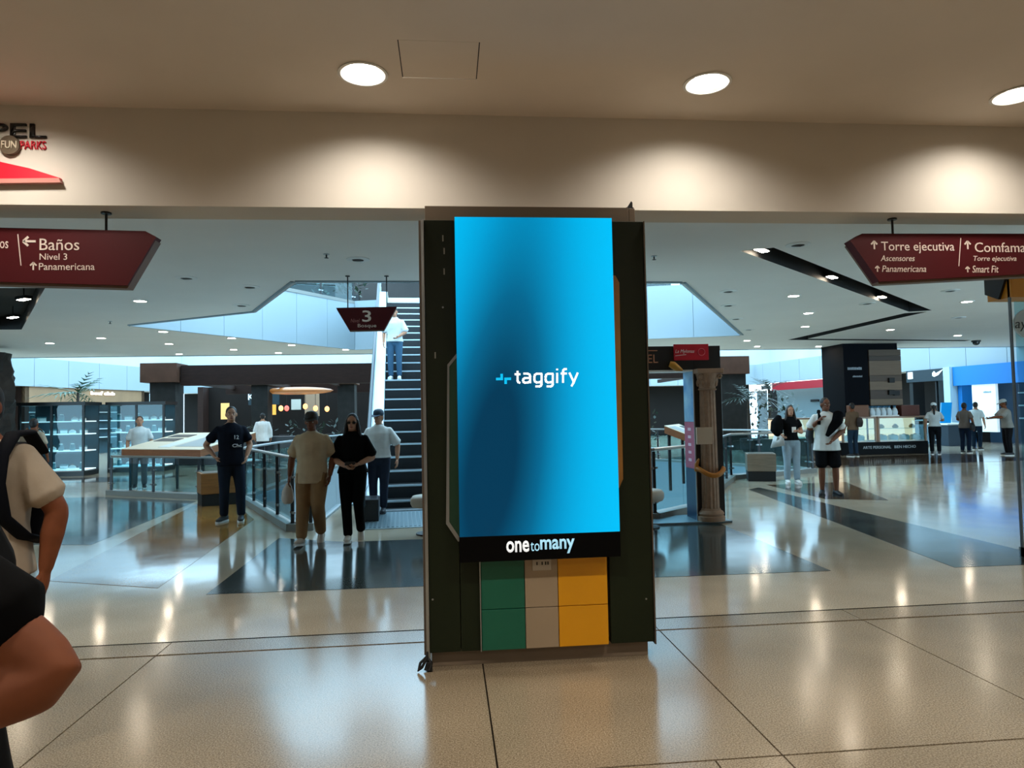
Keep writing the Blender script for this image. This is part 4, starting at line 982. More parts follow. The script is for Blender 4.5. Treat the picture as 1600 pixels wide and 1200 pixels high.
# ================================================================== plants
LEAF = mat('palm_leaf', (40, 84, 60), .5, var=.4, scale=5); LEAFB = mat('dark_leaf', (30, 54, 40), .5, var=.4, scale=5); BARK = mat('bark', (64, 54, 46), .8, var=.4, scale=9)
def frond(mb, o, az, el, L, w, droop):
    pts = []; n = 7
    for i in range(n):
        s = i/(n-1); r = L*s; pts.append(o+Vector((math.cos(az)*r*math.cos(el), math.sin(az)*r*math.cos(el), r*math.sin(el)-droop*s*s*L)))
    side = Vector((-math.sin(az), math.cos(az), 0))
    for i in range(n-1):
        for s_ in (-1, 1):
            a = pts[i]; c = pts[i+1]; ww = w*(1-abs(i/(n-1)-.35)*1.2); tip = (a+c)/2+side*s_*ww+(c-a)*1.2-Vector((0, 0, ww*.35))
            mb.face([a, a+(c-a)*.55, tip])
def palm(label, base, h, n, L, w=.22, lean=0, pot=None, name='potted_palm', m=LEAF):
    t = thing(name, label, 'plant', base); base = Vector(base)
    top = base+Vector((lean, 0, h))
    if pot: sharp(MB().lathe([(pot*.7, 0), (pot, .1), (pot, pot*1.4), (pot*.85, pot*1.4)], base, 18).build('pot', DGREY, t))
    sharp(MB().tube([base+Vector((0,0,.1)), base+Vector((lean*.4, 0, h*.5)), top], [.09, .07, .05], 8).build('trunk', BARK, t), 60)
    rnd = random.Random(int(h*100)+n)
    for k in range(n):
        mb = MB(); frond(mb, top+Vector((0,0,-.05*rnd.random())), 2*math.pi*k/n+rnd.uniform(-.2, .2), rnd.uniform(.1, 1.1), L*rnd.uniform(.75, 1.1), w, rnd.uniform(.2, .6)); mb.build('frond', m, t)
    return t
p = at(122, 600, 28); palm('green palm tree in front of the far left blue fascia', (p.x, 28, 0), 2.75, 14, 1.5, .3, pot=.4)
p = at(1170, 600, 24.9); palm('feathery dark palm beside the brown capped column at right', (p.x, 25, 0), 2.0, 16, 1.2, .26, pot=.35, m=LEAFB)
p = at(1190, 600, 27); palm('tall thin palm with drooping leaves before the red banded shop', (p.x+.3, 27, 0), 2.4, 11, 1.3, .2, pot=.35, m=LEAFB)
def bush(label, c, r, h, n=90, m=LEAFB):
    t = thing('leafy_bush', label, 'plant', (c[0], c[1], 0)); rnd = random.Random(int(c[0]*7))
    MB().box(c[0]-r*.7, c[0]+r*.7, c[1]-.25, c[1]+.25, 0, .45, .01).build('planter', DGREY, t)
    mb = MB()
    for k in range(n):
        a = rnd.uniform(0, 6.28); q = rnd.random()**.5; o = Vector((c[0]+math.cos(a)*r*q, c[1]+math.sin(a)*.4*q, .4+rnd.random()*h)); d = Vector((rnd.uniform(-1, 1), rnd.uniform(-1, 1), rnd.uniform(-.1, 1))).normalized()*rnd.uniform(.14, .3); s_ = d.cross(Vector((0, 0, 1))).normalized()*.06
        mb.face([o, o+d*.5+s_, o+d, o+d*.5-s_])
    o = mb.build('foliage', m, t); o['kind'] = 'stuff'
    return t
bush('dark leafy planter behind the person in pale jeans', (12.0, 24.4), .9, 1.3)
bush('dark leafy planter left of the red banded shop', (13.6, 27.2), 1.1, 1.7, 130)
bush('dark leafy planter behind the totem opening', (6.5, 25.2), 1.4, 1.1, 130)
bush('dark leafy planter in the restaurant near the lamps', (-5.0, 27.0), 1.2, 1.0, 110)
bush('dark leafy planter beyond the standing person in the navy shirt', (-7.4, 26.95), .9, .9, 110)
# upper floor plants behind the railing
for i, (x, y) in enumerate(((-5.9, 21.1), (-3.5, 23.2))):
    t = bush(('upper floor planter left of the level sign rods', 'upper floor planter beside the escalator top')[i], (x, y), .9, .6, 90); t.location.z = 5.2
# rough dark rock column at the far left edge
t = thing('rock_column', 'rough dark stone column at the far left edge', 'column', (-12.8, 20.4, 0))
rnd = random.Random(3); rs = []
for i in range(22):
    z = i*.17; ring = []
    for k in range(18):
        a = 2*math.pi*k/18; r = .55+.16*noise.noise(Vector((math.cos(a)*1.6, math.sin(a)*1.6, z*1.7)))+.06*rnd.random(); ring.append(Vector((-12.9+r*math.cos(a)*1.3, 20.4+r*math.sin(a), z)))
    rs.append(ring)
ROCK = mat('dark_rock', (48, 46, 46), .8, var=.5, scale=5, bump=.4)
MB().rings(rs).build('stone', ROCK, t)
MB().lathe([(.95, 0), (.95, .12), (.85, .16)], (-12.9, 20.4, 0), 20).build('base', ROCK, t)
# ================================================================== glass shop corner at the right edge
GX, GY = 5.9, 6.62
gs = thing('glass_shop_corner', 'glass shop corner with a yellow header at the right edge', 'shop', (GX+1, GY, 0))
MB().box(GX, GX+.014, GY, GY+.03, 0, 2.95).build('corner_post', mat('post_grey', (96, 104, 108), .5), gs)
for k in range(2): MB().box(GX+.06+k*1.3, GX+1.3+k*1.3, GY+.01, GY+.022, .1, 2.66).build('glass_pane', GLASS, gs)
MB().box(GX+1.3, GX+1.36, GY, GY+.05, 0, 2.7).build('post', STEEL, gs)
MB().box(GX, GX+2.7, GY-.02, GY+.3, 2.7, 2.95, .004).build('header', mat('header_yellow', (214, 140, 20), .5), gs)
MB().prismx([(GY+.0, 2.95), (GY+.3, 2.95), (GY+.3, 2.78), (GY+.12, 2.7)], GX-.03, GX).build('header_side', BLACK, gs)
MB().box(GX, GX+2.7, GY, GY+.05, 0, .1).build('sill', STEEL, gs)
dd = MB().rings([[Vector((GX+.24+.22*math.cos(k*math.pi/16), y, 2.42+.17*math.sin(k*math.pi/16))) for k in range(32)] for y in (GY-.02, GY+.005)]).build('round_sign', mat('round_sign_white', (206, 226, 234), .4), gs)
text('lettering', 'ay', (GX+.02, GX+.16, 2.34, 2.44), GY-.021, mat('round_letter', (60, 80, 90), .5), dd, ext=.002, shear=.2)
# ================================================================== people
PENDING = []          # (object, voxel size, smoothing, extra bmesh adder)
def ring_e(c, d, side, rx, ry, seg=14):
    """ellipse round c, perpendicular to d; side = direction of rx"""
    d = d.normalized(); s_ = (side-d*side.dot(d)).normalized(); t_ = d.cross(s_)
    return [c+s_*rx*math.cos(2*math.pi*k/seg)+t_*ry*math.sin(2*math.pi*k/seg) for k in range(seg)]
def loft(mb, secs, side=Vector((1, 0, 0)), flat0=False):
    """secs: (centre, rx, ry); rounded ends"""
    n = len(secs); rs = []
    for i, (c, rx, ry) in enumerate(secs):
        d = secs[min(i+1, n-1)][0]-secs[max(i-1, 0)][0]
        rs.append(ring_e(c, d, side, rx, ry))
    a = (secs[1][0]-secs[0][0]).normalized(); z = (secs[-1][0]-secs[-2][0]).normalized()
    r0 = min(secs[0][1], secs[0][2]); r1 = min(secs[-1][1], secs[-1][2])
    if not flat0: rs.insert(0, ring_e(secs[0][0]-a*r0*.45, a, side, secs[0][1]*.6, secs[0][2]*.6))
    rs.append(ring_e(secs[-1][0]+z*r1*.45, z, side, secs[-1][1]*.6, secs[-1][2]*.6))
    mb.rings(rs)
def limb(mb, pts, rad, side=Vector((1, 0, 0)), flat=1.0, sub=5):
    """smooth tapered limb through joints"""
    n = len(pts); out = []
    for i in range(n-1):
        for k in range(sub):
            t = k/sub
            p0 = pts[max(i-1, 0)]; p1 = pts[i]; p2 = pts[i+1]; p3 = pts[min(i+2, n-1)]
            lin_ = p1.lerp(p2, t)
            cat = .5*((2*p1)+(p2-p0)*t+(2*p0-5*p1+4*p2-p3)*t*t+(3*p1-p0-3*p2+p3)*t**3)
            r = rad[i]+(rad[i+1]-rad[i])*t
            out.append((lin_.lerp(cat, .5), r, r*flat))
    out.append((pts[-1], rad[-1], rad[-1]*flat)); 
    d = pts[-1]-pts[0]; s_ = side if abs(d.normalized().dot(side)) < .9 else Vector((0, 1, 0))
    loft(mb, out, s_)
def V3(*a): return Vector(a)
BASE = dict(hipL=(-.095, 0, .92), hipR=(.095, 0, .92), kneeL=(-.10, .03, .50), kneeR=(.10, .03, .50), ankL=(-.10, -.01, .085), ankR=(.10, -.01, .085),
            shL=(-.16, 0, 1.405), shR=(.16, 0, 1.405), elL=(-.25, -.03, 1.14), elR=(.25, -.03, 1.14), wrL=(-.255, .06, .90), wrR=(.255, .06, .90))
SKINS = {}
def skin(i): 
    c = [(124, 70, 42), (180, 130, 102), (118, 72, 50), (162, 112, 86)][i]
    return mat('skin_%d' % i, c, .6, var=.12, scale=20, spec=.25)
def person(label, loc, face_deg, height=1.72, pose=None, skn=0, shirt=None, sleeve=.55, hem=.86, loose=.022, legs=None, leg_len=1.0, legw=1.0,
           shoes=(40, 40, 44), sole=(220, 220, 216), hair=(24, 18, 16), hairstyle='short', cap=None, shades=False, vox=.014, bulk=1.0, lean=0.0, head=(0, 0), foot=None,
           group=None, female=False, faceparts=True, z=0.0, collar=False):
    J = {k: Vector(v) for k, v in BASE.items()}
    for k, v in (pose or {}).items(): J[k] = Vector(v)
    S = height/1.75
    name = 'person'
    B_ = bulk; fw = .92 if female else 1.0
    sh = Vector((0, lean, 0))            # chest shift forward
    for k in ('shL', 'shR'): J[k] = J[k]+sh; J[k].x *= fw
    def torso(off):
        hw = 1.06 if female else 1.0
        return [(V3(0, 0, .86), .155*hw*B_+off, .105*B_+off), (V3(0, lean*.1, .96), .165*hw*B_+off, .115*B_+off), (V3(0, lean*.35, 1.08), (.135 if female else .15)*B_+off, .10*B_+off),
                (V3(0, lean*.7, 1.22), .158*fw*B_+off, .115*B_+off), (V3(0, lean, 1.34), .172*fw*B_+off, .118*B_+off), (V3(0, lean, 1.405), .168*fw*B_+off*.7, .10*B_+off*.7), (V3(0, lean, 1.445), .128*fw*B_+off*.5, .08*B_+off*.5), (V3(0, lean*1.02-.01, 1.475), .085*fw+off*.3, .066+off*.3)]
    def arm(mb, s_, f0, f1, off=0.0):
        a, e, w = J['sh'+s_], J['el'+s_], J['wr'+s_]
        A = [a, a.lerp(e, .5), e, e.lerp(w, .4), w]; R_ = [.05*B_, .048*B_, .041*B_, .042*B_, .028]
        if f1 >= 1.99: limb(mb, A, [r+off for r in R_])
        elif f1 <= 1: limb(mb, [a, a.lerp(e, f1*.6), a.lerp(e, f1)], [.044*B_+off, .05*B_+off*1.3, .05*B_+off*1.9])
        else: limb(mb, [a, e, e.lerp(w, f1-1)], [.056*B_+off, .045+off, .04+off])
    hc = V3(0, lean*1.06+.03, 1.608); 
    Rh = Matrix.Rotation(math.radians(head[0]), 4, 'Z') @ Matrix.Rotation(math.radians(head[1]), 4, 'X')
    def hp(p): return hc+(Rh @ Vector(p))
    # ---- body
    mb = MB(); loft(mb, torso(0))
    limb(mb, [V3(0, lean-.01, 1.42), V3(0, lean+.0, 1.5), hp((0, -.015, -.05))], [.062, .056, .054])
    for s_ in 'LR':
        arm(mb, s_, 0, 2)
        h, k, a = J['hip'+s_], J['knee'+s_], J['ank'+s_]
        limb(mb, [h, h.lerp(k, .45), k, k.lerp(a, .35), a], [.088*B_, .078*B_, .054, .053*B_, .036])
        # palm
        w = J['wr'+s_]; d = (w-J['el'+s_]).normalized(); limb(mb, [w-d*.02, w+d*.045, w+d*.09], [.026, .034, .03], flat=.62, side=V3(0, 1, 0))
    # head: skull, jaw, nose, ears
    mb.ell(hp((0, -.012, .025)), (.074, .094, .098), 18, 12, Rh.to_3x3()); mb.ell(hp((0, .03, -.05)), (.054, .058, .06), 14, 10, Rh.to_3x3())
    mb.ell(hp((0, .062, -.075)), (.028, .028, .025), 10, 8, Rh.to_3x3())
    mb.rings([[hp(q) for q in ((-.012, .075, .025), (.012, .075, .025), (.02, .078, -.02), (-.02, .078, -.02))], [hp(q) for q in ((-.006, .092, .02), (.006, .092, .02), (.011, .112, -.018), (-.011, .112, -.018))]])
    for s_ in (-1, 1): mb.ell(hp((s_*.076, -.01, .0)), (.014, .024, .034), 8, 6, Rh.to_3x3())
    body = bpy.data.objects.new(name, mb.mesh(name)); COL.objects.link(body); body.data.materials.append(skin(skn))
    body.location = (loc[0], loc[1], z); body.rotation_euler = (0, 0, math.radians(face_deg)); body.scale = (S, S, S)
    tag(body, label, 'person', group)
    def fingers(bm):
        g = MB.__new__(MB); g.bm = bm
        for s_ in 'LR':
            w = J['wr'+s_]; d = (w-J['el'+s_]).normalized(); fwd = V3(0, 1, 0); fwd = (fwd-d*fwd.dot(d)).normalized(); inn = d.cross(fwd)*(1 if s_ == 'L' else -1)
            if inn.dot(V3(1 if s_ == 'L' else -1, 0, 0)) < 0: inn = -inn
            for i, (o, L) in enumerate(((.026, .072), (.009, .08), (-.009, .075), (-.025, .06))):
                b0 = w+d*.085+fwd*o; m1 = b0+d*L*.45+inn*.006; m2 = b0+d*L*.75+inn*.022; m3 = b0+d*L*.92+inn*.04
                g.tube([b0-d*.02, m1, m2, m3], [.0095, .009, .008, .006], 6)
            b0 = w+d*.03+fwd*.026; g.tube([b0-d*.01-fwd*.008, b0+d*.03+fwd*.022+inn*.012, b0+d*.065+fwd*.024+inn*.026], [.012, .011, .008], 6)
    PENDING.append((body, vox*.8, 3, fingers))
    def child(nm, mb, m, v=None, sm=4):
        o = bpy.data.objects.new(nm, mb.mesh(nm)); COL.objects.link(o); o.parent = body; o.data.materials.append(m)
        if v: PENDING.append((o, v, sm, None))
        else: o.data.polygons.foreach_set('use_smooth', [True]*len(o.data.polygons))
        return o
    cl = lambda nm, c: mat(nm+'_%d_%d_%d' % c, c, .9, var=.18, scale=7, bump=.25, spec=.1)
    # ---- clothes
    if shirt:
        mb = MB(); t = torso(loose)
        t[0] = (V3(0, 0, hem), .17*B_+loose*1.5, .12*B_+loose*1.5); t[-1] = (V3(0, lean-.01, 1.468), .085, .075)
        loft(mb, t, flat0=True)
        for s_ in 'LR': arm(mb, s_, 0, sleeve, loose*.45+.005)
        sob = child('shirt', mb, cl('cloth', shirt), vox)
        if collar:
            cb = MB(); cb.rings([[V3(0, lean, zz)+V3(r*math.cos(k*math.pi/8), r*.9*math.sin(k*math.pi/8)-.01, .01*math.sin(k*math.pi/8)*-1) for k in range(16)] for r, zz in ((.085, 1.45), (.072, 1.5), (.08, 1.5), (.094, 1.455))], cap=False)
            child('collar', cb, cl('cloth', shirt))
    if legs:
        mb = MB(); loft(mb, [(V3(0, 0, .84), .165*B_, .115*B_), (V3(0, 0, .93), .172*B_, .122*B_), (V3(0, lean*.1, 1.0), .165*B_, .12*B_)])
        for s_ in 'LR':
            h, k, a = J['hip'+s_], J['knee'+s_], J['ank'+s_]
            if leg_len >= 1: limb(mb, [h, h.lerp(k, .45), k, k.lerp(a, .4), a+(k-a)*.06], [.10*B_*legw, .092*B_*legw, .072*B_*legw, .068*B_*legw, .062*legw])
            else: limb(mb, [h, h.lerp(k, leg_len*.6), h.lerp(k, leg_len)], [.105*B_, .10*B_, .096*B_])
        child('trousers' if leg_len >= 1 else 'shorts', mb, cl('denim', legs), vox)
    # ---- shoes
    for s_ in 'LR':
        a = J['ank'+s_]; pitch, yaw = (foot or {}).get(s_, (0, -6 if s_ == 'R' else 6)); Rf = Matrix.Rotation(math.radians(yaw), 4, 'Z') @ Matrix.Rotation(math.radians(pitch), 4, 'X')
        def fp(p): return a+(Rf @ (Vector(p)+V3(0, 0, -.085)))
        mb = MB(); rs = []
        for y, w_, h_ in ((-.085, .026, .06), (-.07, .036, .085), (-.03, .041, .10), (.03, .042, .09), (.08, .045, .07), (.13, .047, .055), (.165, .038, .045), (.185, .02, .035)):
            rs.append([fp((w_*math.cos(k*math.pi/6), y, .018+h_*.5+h_*.5*math.sin(k*math.pi/6))) for k in range(12)])
        mb.rings(rs); so = child('shoe', mb, mat('shoe_%d_%d_%d' % shoes, shoes, .6))
        mb = MB(); out = [(-.03, -.088), (-.045, -.04), (-.043, .03), (-.05, .11), (-.042, .165), (-.018, .192), (.018, .192), (.042, .165), (.05, .11), (.043, .03), (.045, -.04), (.03, -.088)]
        mb.rings([[fp((x, y, zz)) for x, y in out] for zz in (0, .026)])
        o = bpy.data.objects.new('sole', mb.mesh('sole')); COL.objects.link(o); o.parent = so; o.data.materials.append(mat('sole_%d_%d_%d' % sole, sole, .6))
    # ---- hair
    HM = mat('hair_%d_%d_%d' % hair, hair, .6, var=.4, scale=30)
    if hairstyle != 'none':
        mb = MB()
        mb.ell(hp((0, -.024, .042)), (.081, .092, .092), 18, 12, Rh.to_3x3()); mb.ell(hp((0, -.05, .0)), (.074, .06, .085), 14, 10, Rh.to_3x3())
        if hairstyle in ('long', 'pony'):
            if hairstyle == 'long':
                loft(mb, [(hp((0, -.06, .03)), .085, .05), (hp((0, -.075, -.1)), .10, .05), (hp((0, -.085, -.2)), .115, .045), (hp((0, -.09, -.33)), .09, .03)])
                for s_ in (-1, 1): loft(mb, [(hp((s_*.07, .0, .04)), .02, .035), (hp((s_*.088, .0, -.08)), .024, .04), (hp((s_*.105, .01, -.2)), .03, .035), (hp((s_*.10, .03, -.32)), .022, .02)])
            else:
                loft(mb, [(hp((0, -.11, .05)), .03, .03), (hp((0, -.15, -.05)), .04, .035), (hp((0, -.15, -.2)), .035, .03), (hp((0, -.14, -.34)), .018, .015)])
        child('hair', mb, HM, vox*.75, 2)
    if cap:
        CM = mat('cap_%d_%d_%d' % cap, cap, .7); mb = MB()
        mb.rings([[hp((.088*f*math.cos(k*math.pi/10), -.015+.104*f*math.sin(k*math.pi/10), zz)) for k in range(20)] for f, zz in ((1, .05), (1.0, .075), (.92, .115), (.65, .142), (.2, .152))])
        co = child('cap', mb, CM)
        mb = MB(); arc = [(.08*math.cos(t), .07+.105*math.sin(t)) for t in (math.pi*k/10 for k in range(11))]
        mb.rings([[hp((x, y, zz-(y-.07)*.22)) for x, y in arc] for zz in (.052, .06)]); bo = MB; o = bpy.data.objects.new('brim', mb.mesh('brim')); COL.objects.link(o); o.parent = co; o.data.materials.append(CM)
    # ---- face
    if faceparts:
        for s_ in (-1, 1):
            if not shades:
                e_ = MB(); e_.ell(hp((s_*.03, .069, .008)), (.013, .008, .008), 10, 6, Rh.to_3x3()); eo = child('eye', e_, mat('eye_white', (214, 208, 200), .3))
                e_ = MB(); e_.ell(hp((s_*.03, .0755, .008)), (.006, .004, .007), 8, 6, Rh.to_3x3()); o = bpy.data.objects.new('iris', e_.mesh('iris')); COL.objects.link(o); o.parent = eo; o.data.materials.append(mat('eye_dark', (26, 18, 14), .2))
            e_ = MB(); e_.tube([hp((s_*.014, .081, .030)), hp((s_*.032, .08, .036)), hp((s_*.05, .066, .03))], .005, 6, flat=.6); child('eyebrow', e_, HM)
        e_ = MB(); e_.ell(hp((0, .088, -.052)), (.024, .008, .009), 12, 6, Rh.to_3x3()); child('lips', e_, mat('lips_%d' % skn, (130, 70, 62), .5))
        if shades:
            e_ = MB()
            for s_ in (-1, 1): e_.ell(hp((s_*.034, .085, .008)), (.026, .006, .02), 12, 6, Rh.to_3x3())
            e_.tube([hp((-.07, .05, .014)), hp((0, .092, .014)), hp((.07, .05, .014))], .004, 6); e_.tube([hp((.07, .05, .014)), hp((.078, -.02, .012))], .004, 6); e_.tube([hp((-.07, .05, .014)), hp((-.078, -.02, .012))], .004, 6)
            child('sunglasses', e_, BLACKG)
    return body
def addon(p, nm, mb, m, vox=None):
    """clothing or bag authored in the wearer's own frame"""
    o = bpy.data.objects.new(nm, mb.mesh(nm)); COL.objects.link(o); o.parent = p; o.data.materials.append(m)
    o.data.polygons.foreach_set('use_smooth', [True]*len(o.data.polygons))
    if vox: PENDING.append((o, vox, 3, None))
    return o
def held(nm, mb, m, p, label, cat, vox=None):
    """a thing carried by a person: top level, authored in the carrier's frame"""
    mb2 = mb.bm; M = p.matrix_basis; bmesh.ops.transform(mb2, matrix=M, verts=mb2.verts)
    o = mb.build(nm, m); tag(o, label, cat); o.data.polygons.foreach_set('use_smooth', [True]*len(o.data.polygons))
    if vox: PENDING.append((o, vox, 3, None))
    return o
def backpack(mb):
    loft(mb, [(V3(0, -.2, 1.0), .14, .075), (V3(0, -.22, 1.15), .16, .1), (V3(0, -.21, 1.32), .15, .09), (V3(0, -.19, 1.42), .1, .06)])
    return mb
def straps(mb, w=.02):
    for s_ in (-1, 1): mb.tube([V3(s_*.1, -.14, 1.44), V3(s_*.118, -.02, 1.525), V3(s_*.128, .13, 1.43), V3(s_*.138, .185, 1.28), V3(s_*.15, .1, 1.12), V3(s_*.15, -.1, 1.06)], w, 8, flat=.35)
    return mb

# --- man with folded arm at the near left edge: only sleeve and elbow in view
p1 = person('person in a black t-shirt at the near left edge, bent elbow in view', (-.945, 1.30), 122, 1.74,
            dict(elL=(-.28, -.195, 1.19), wrL=(-.265, .05, 1.13), elR=(.25, -.1, 1.15), wrR=(.0, .24, 1.12)), skn=0, shirt=(7, 7, 8), sleeve=.64, legs=(30, 32, 38), vox=.009, bulk=1.16, head=(10, -12), loose=.026)
# --- man with backpack behind him
p2 = person('person in a grey t-shirt wearing a dark backpack at the left edge', (at(-26, 700, 3.4).x, 3.4), 172, 1.80,
            dict(elL=(-.30, -.06, 1.14), wrL=(-.28, -.02, .88), kneeL=(-.02, .1, .5), ankL=(.05, .02, .085), hipL=(-.08, 0, .92)), skn=0, shirt=(178, 164, 146), sleeve=.74, legs=(40, 44, 54), vox=.011, bulk=1.16, head=(10, 0))
addon(p2, 'backpack', backpack(MB()), mat('backpack_navy', (12, 15, 22), .85, spec=.1), .014); 
for s_ in (-1, 1):
    mb = MB(); mb.tube([V3(s_*.15, -.16, 1.40), V3(s_*.165, -.06, 1.495), V3(s_*.178, .05, 1.49), V3(s_*.18, .12, 1.40), V3(s_*.182, .14, 1.28), V3(s_*.195, .12, 1.13), V3(s_*.215, .03, 1.04), V3(s_*.19, -.1, 1.0)], .036, 10, flat=.45); addon(p2, 'strap', mb, mat('backpack_navy', (22, 28, 40)))
# --- man in navy t-shirt standing by the planter
p3 = person('person standing in a navy printed t-shirt and dark jeans by the planter', (-3.37, 11.1), 207, 1.80,
            dict(elR=(.33, -.16, 1.16), wrR=(.22, -.02, .98), elL=(-.27, .02, 1.15), wrL=(-.2, .14, .98), ankL=(-.13, .08, .085), kneeL=(-.12, .07, .5)), skn=1, shirt=(20, 22, 32), sleeve=.68, hem=.84, legs=(32, 38, 50), shoes=(40, 38, 38), bulk=1.04, head=(-8, 0), foot={'L': (0, -14), 'R': (0, -40)})
tw = mat('shirt_print', (214, 214, 214), .7)
# --- walking couple
p4 = person('person in a beige t-shirt, cap and tan trousers walking with a white bag', (-1.72, 8.95), 178, 1.66,
            dict(kneeL=(-.10, .12, .51), ankL=(-.09, -.10, .12), kneeR=(.10, .10, .49), ankR=(.11, .16, .085), elR=(.28, -.06, 1.14), wrR=(.30, -.01, .90), elL=(-.27, -.04, 1.14), wrL=(-.25, .07, .90)),
            skn=2, shirt=(196, 172, 140), sleeve=.8, hem=.80, loose=.032, legs=(148, 114, 80), legw=1.14, shoes=(196, 184, 170), cap=(40, 34, 30), vox=.012, bulk=1.1, foot={'L': (-38, 4), 'R': (8, -6)}, head=(0, -6))
mb = MB(); loft(mb, [(V3(.31, .01, .80), .03, .02), (V3(.32, .02, .70), .075, .05), (V3(.32, .02, .60), .085, .06), (V3(.32, .02, .55), .07, .05)])
held('plastic_bag', mb, mat('bag_white', (190, 180, 170), .5), p4, 'small white plastic bag in the hand of the beige shirt walker', 'bag', .012)
p5 = person('person in black with long dark hair and sunglasses walking beside the beige shirt', (-1.22, 9.0), 184, 1.64,
            dict(kneeL=(-.08, .10, .51), ankL=(-.10, -.08, .12), kneeR=(.085, .08, .49), ankR=(.06, .12, .085), elL=(-.27, .02, 1.13), wrL=(-.10, .2, 1.06), elR=(.26, .0, 1.12), wrR=(.08, .2, 1.03)),
            skn=1, shirt=(8, 8, 9), sleeve=.85, hem=.92, loose=.03, legs=(9, 9, 10), shoes=(206, 196, 184), hair=(20, 15, 14), hairstyle='long', shades=True, vox=.012, female=True, foot={'L': (-40, 4), 'R': (6, -4)}, head=(-4, -4))
mb = MB(); mb.box(-.05, .09, .2, .235, 1.0, 1.09, .012); held('small_purse', mb, mat('purse_dark', (40, 34, 30), .5), p5, 'small dark purse held at the waist of the person in black', 'bag')
p6 = person('person in a white polo and navy cap at the foot of the escalator', (-1.12, 11.4), 174, 1.68, z=.018, pose=
            dict(elL=(-.31, -.04, 1.15), wrL=(-.32, .06, .90), elR=(.27, -.04, 1.14), kneeL=(-.09, .06, .5), ankL=(-.07, .03, .085)), skn=1, shirt=(220, 220, 216), sleeve=.9, hem=.93, loose=.03, legs=(46, 52, 64), shoes=(40, 42, 48), sole=(60, 60, 64), cap=(30, 52, 72), hair=(60, 58, 56), collar=True, bulk=1.06, head=(-14, -6))
p7 = person('person in a white shirt and blue jeans riding the escalator down', (-1.2, 16.2), 176, 1.72,
            dict(elL=(-.27, .02, 1.14), wrL=(-.12, .16, 1.02), elR=(.26, -.03, 1.14)), skn=1, shirt=(214, 220, 220), sleeve=.9, hem=.9, loose=.03, legs=(62, 92, 116), shoes=(220, 220, 220), vox=.016, collar=True, z=0)
p7.location.z = 2.433
# --- people beyond
p8 = person('person in a long white shirt seen from behind beyond the floor opening', (-6.4, 24.6), 10, 1.80, None, 1, shirt=(226, 232, 234), sleeve=1.9, hem=.78, loose=.03, legs=(40, 44, 50), vox=.018, faceparts=False)
p9 = person('person in a white top seen behind the tilted display table', (-7.25, 17.0), 200, 1.72, None, 1, shirt=(206, 210, 208), sleeve=.8, legs=(96, 104, 108), vox=.018)
p10 = person('person with a tan backpack walking away at far left', (-8.6, 15.2), 0, 1.70, None, 0, shirt=(176, 160, 138), sleeve=.8, legs=(52, 52, 56), vox=.018, faceparts=False)
addon(p10, 'backpack', backpack(MB()), mat('backpack_tan', (112, 86, 62), .7), .018); addon(p10, 'strap', straps(MB()), mat('backpack_tan', (112, 86, 62)))
# --- couple on the right
p11 = person('person in a black off shoulder top and pale jeans carrying a jacket', (7.22, 13.9), 168, 1.66,
             dict(kneeL=(-.09, .05, .5), ankL=(-.09, .06, .085), elR=(.28, .02, 1.16), wrR=(.24, .2, 1.08), elL=(-.24, -.02, 1.14), wrL=(-.10, .17, 1.17)), 1, shirt=(14, 14, 16), sleeve=.5, hem=.96, loose=.012, legs=(150, 168, 178), legw=1.08, shoes=(222, 222, 218), hair=(46, 32, 26), hairstyle='long', vox=.013, female=True)
mb = MB(); loft(mb, [(V3(.27, .12, 1.50), .06, .08), (V3(.31, .10, 1.36), .13, .13), (V3(.32, .10, 1.2), .14, .14), (V3(.28, .12, 1.10), .09, .1)])
held('black_jacket', mb, mat('jacket_black', (7, 7, 8), .9, spec=.08), p11, 'bulky black jacket carried on the shoulder of the person in pale jeans', 'jacket', .016)
mb = MB(); mb.rings([[V3(.22, .22, 1.12), V3(.36, .06, 1.12), V3(.37, .08, 1.1), V3(.23, .24, 1.1)], [V3(.20, .26, .88), V3(.46, .08, .82), V3(.46, .11, .80), V3(.21, .29, .86)]])
held('white_cloth', mb, mat('cloth_white', (226, 228, 226), .8), p11, 'white folded cloth hanging from the arm of the person in pale jeans', 'cloth')
mb = MB(); mb.box(-.06, .03, .21, .225, 1.14, 1.26, .006); held('white_phone', mb, mat('phone_white', (220, 214, 206), .4), p11, 'pale phone held at the chest of the person in black top', 'phone')
p12 = person('person in a white t-shirt and black shorts with a dark bag strap, right of centre', (6.83, 11.85), 160, 1.78,
             dict(elR=(.27, .0, 1.18), wrR=(.14, .12, 1.33), elL=(-.26, .02, 1.15), wrL=(-.06, .2, .98), ankL=(-.12, .06, .085), kneeL=(-.12, .06, .5)), 2, shirt=(226, 224, 218), sleeve=.8, hem=.80, loose=.035, legs=(14, 14, 16), leg_len=.92, shoes=(18, 18, 20), sole=(30, 30, 32), vox=.012, bulk=1.06, head=(14, 0), foot={'L': (0, 20), 'R': (0, -16)})
mb = MB(); loft(mb, [(V3(-.20, .04, 1.44), .09, .11), (V3(-.16, .12, 1.32), .1, .07), (V3(-.06, .165, 1.18), .07, .03), (V3(.02, .17, 1.06), .035, .02)])
addon(p12, 'jacket', mb, mat('jacket_charcoal', (9, 9, 11), .9, spec=.08), .014)
mb = MB(); mb.tube([V3(.1, -.12, 1.46), V3(.11, .0, 1.515), V3(.12, .12, 1.4), V3(.14, .15, 1.26)], .026, 8, flat=.35); addon(p12, 'strap', mb, mat('jacket_charcoal', (20, 20, 23)))
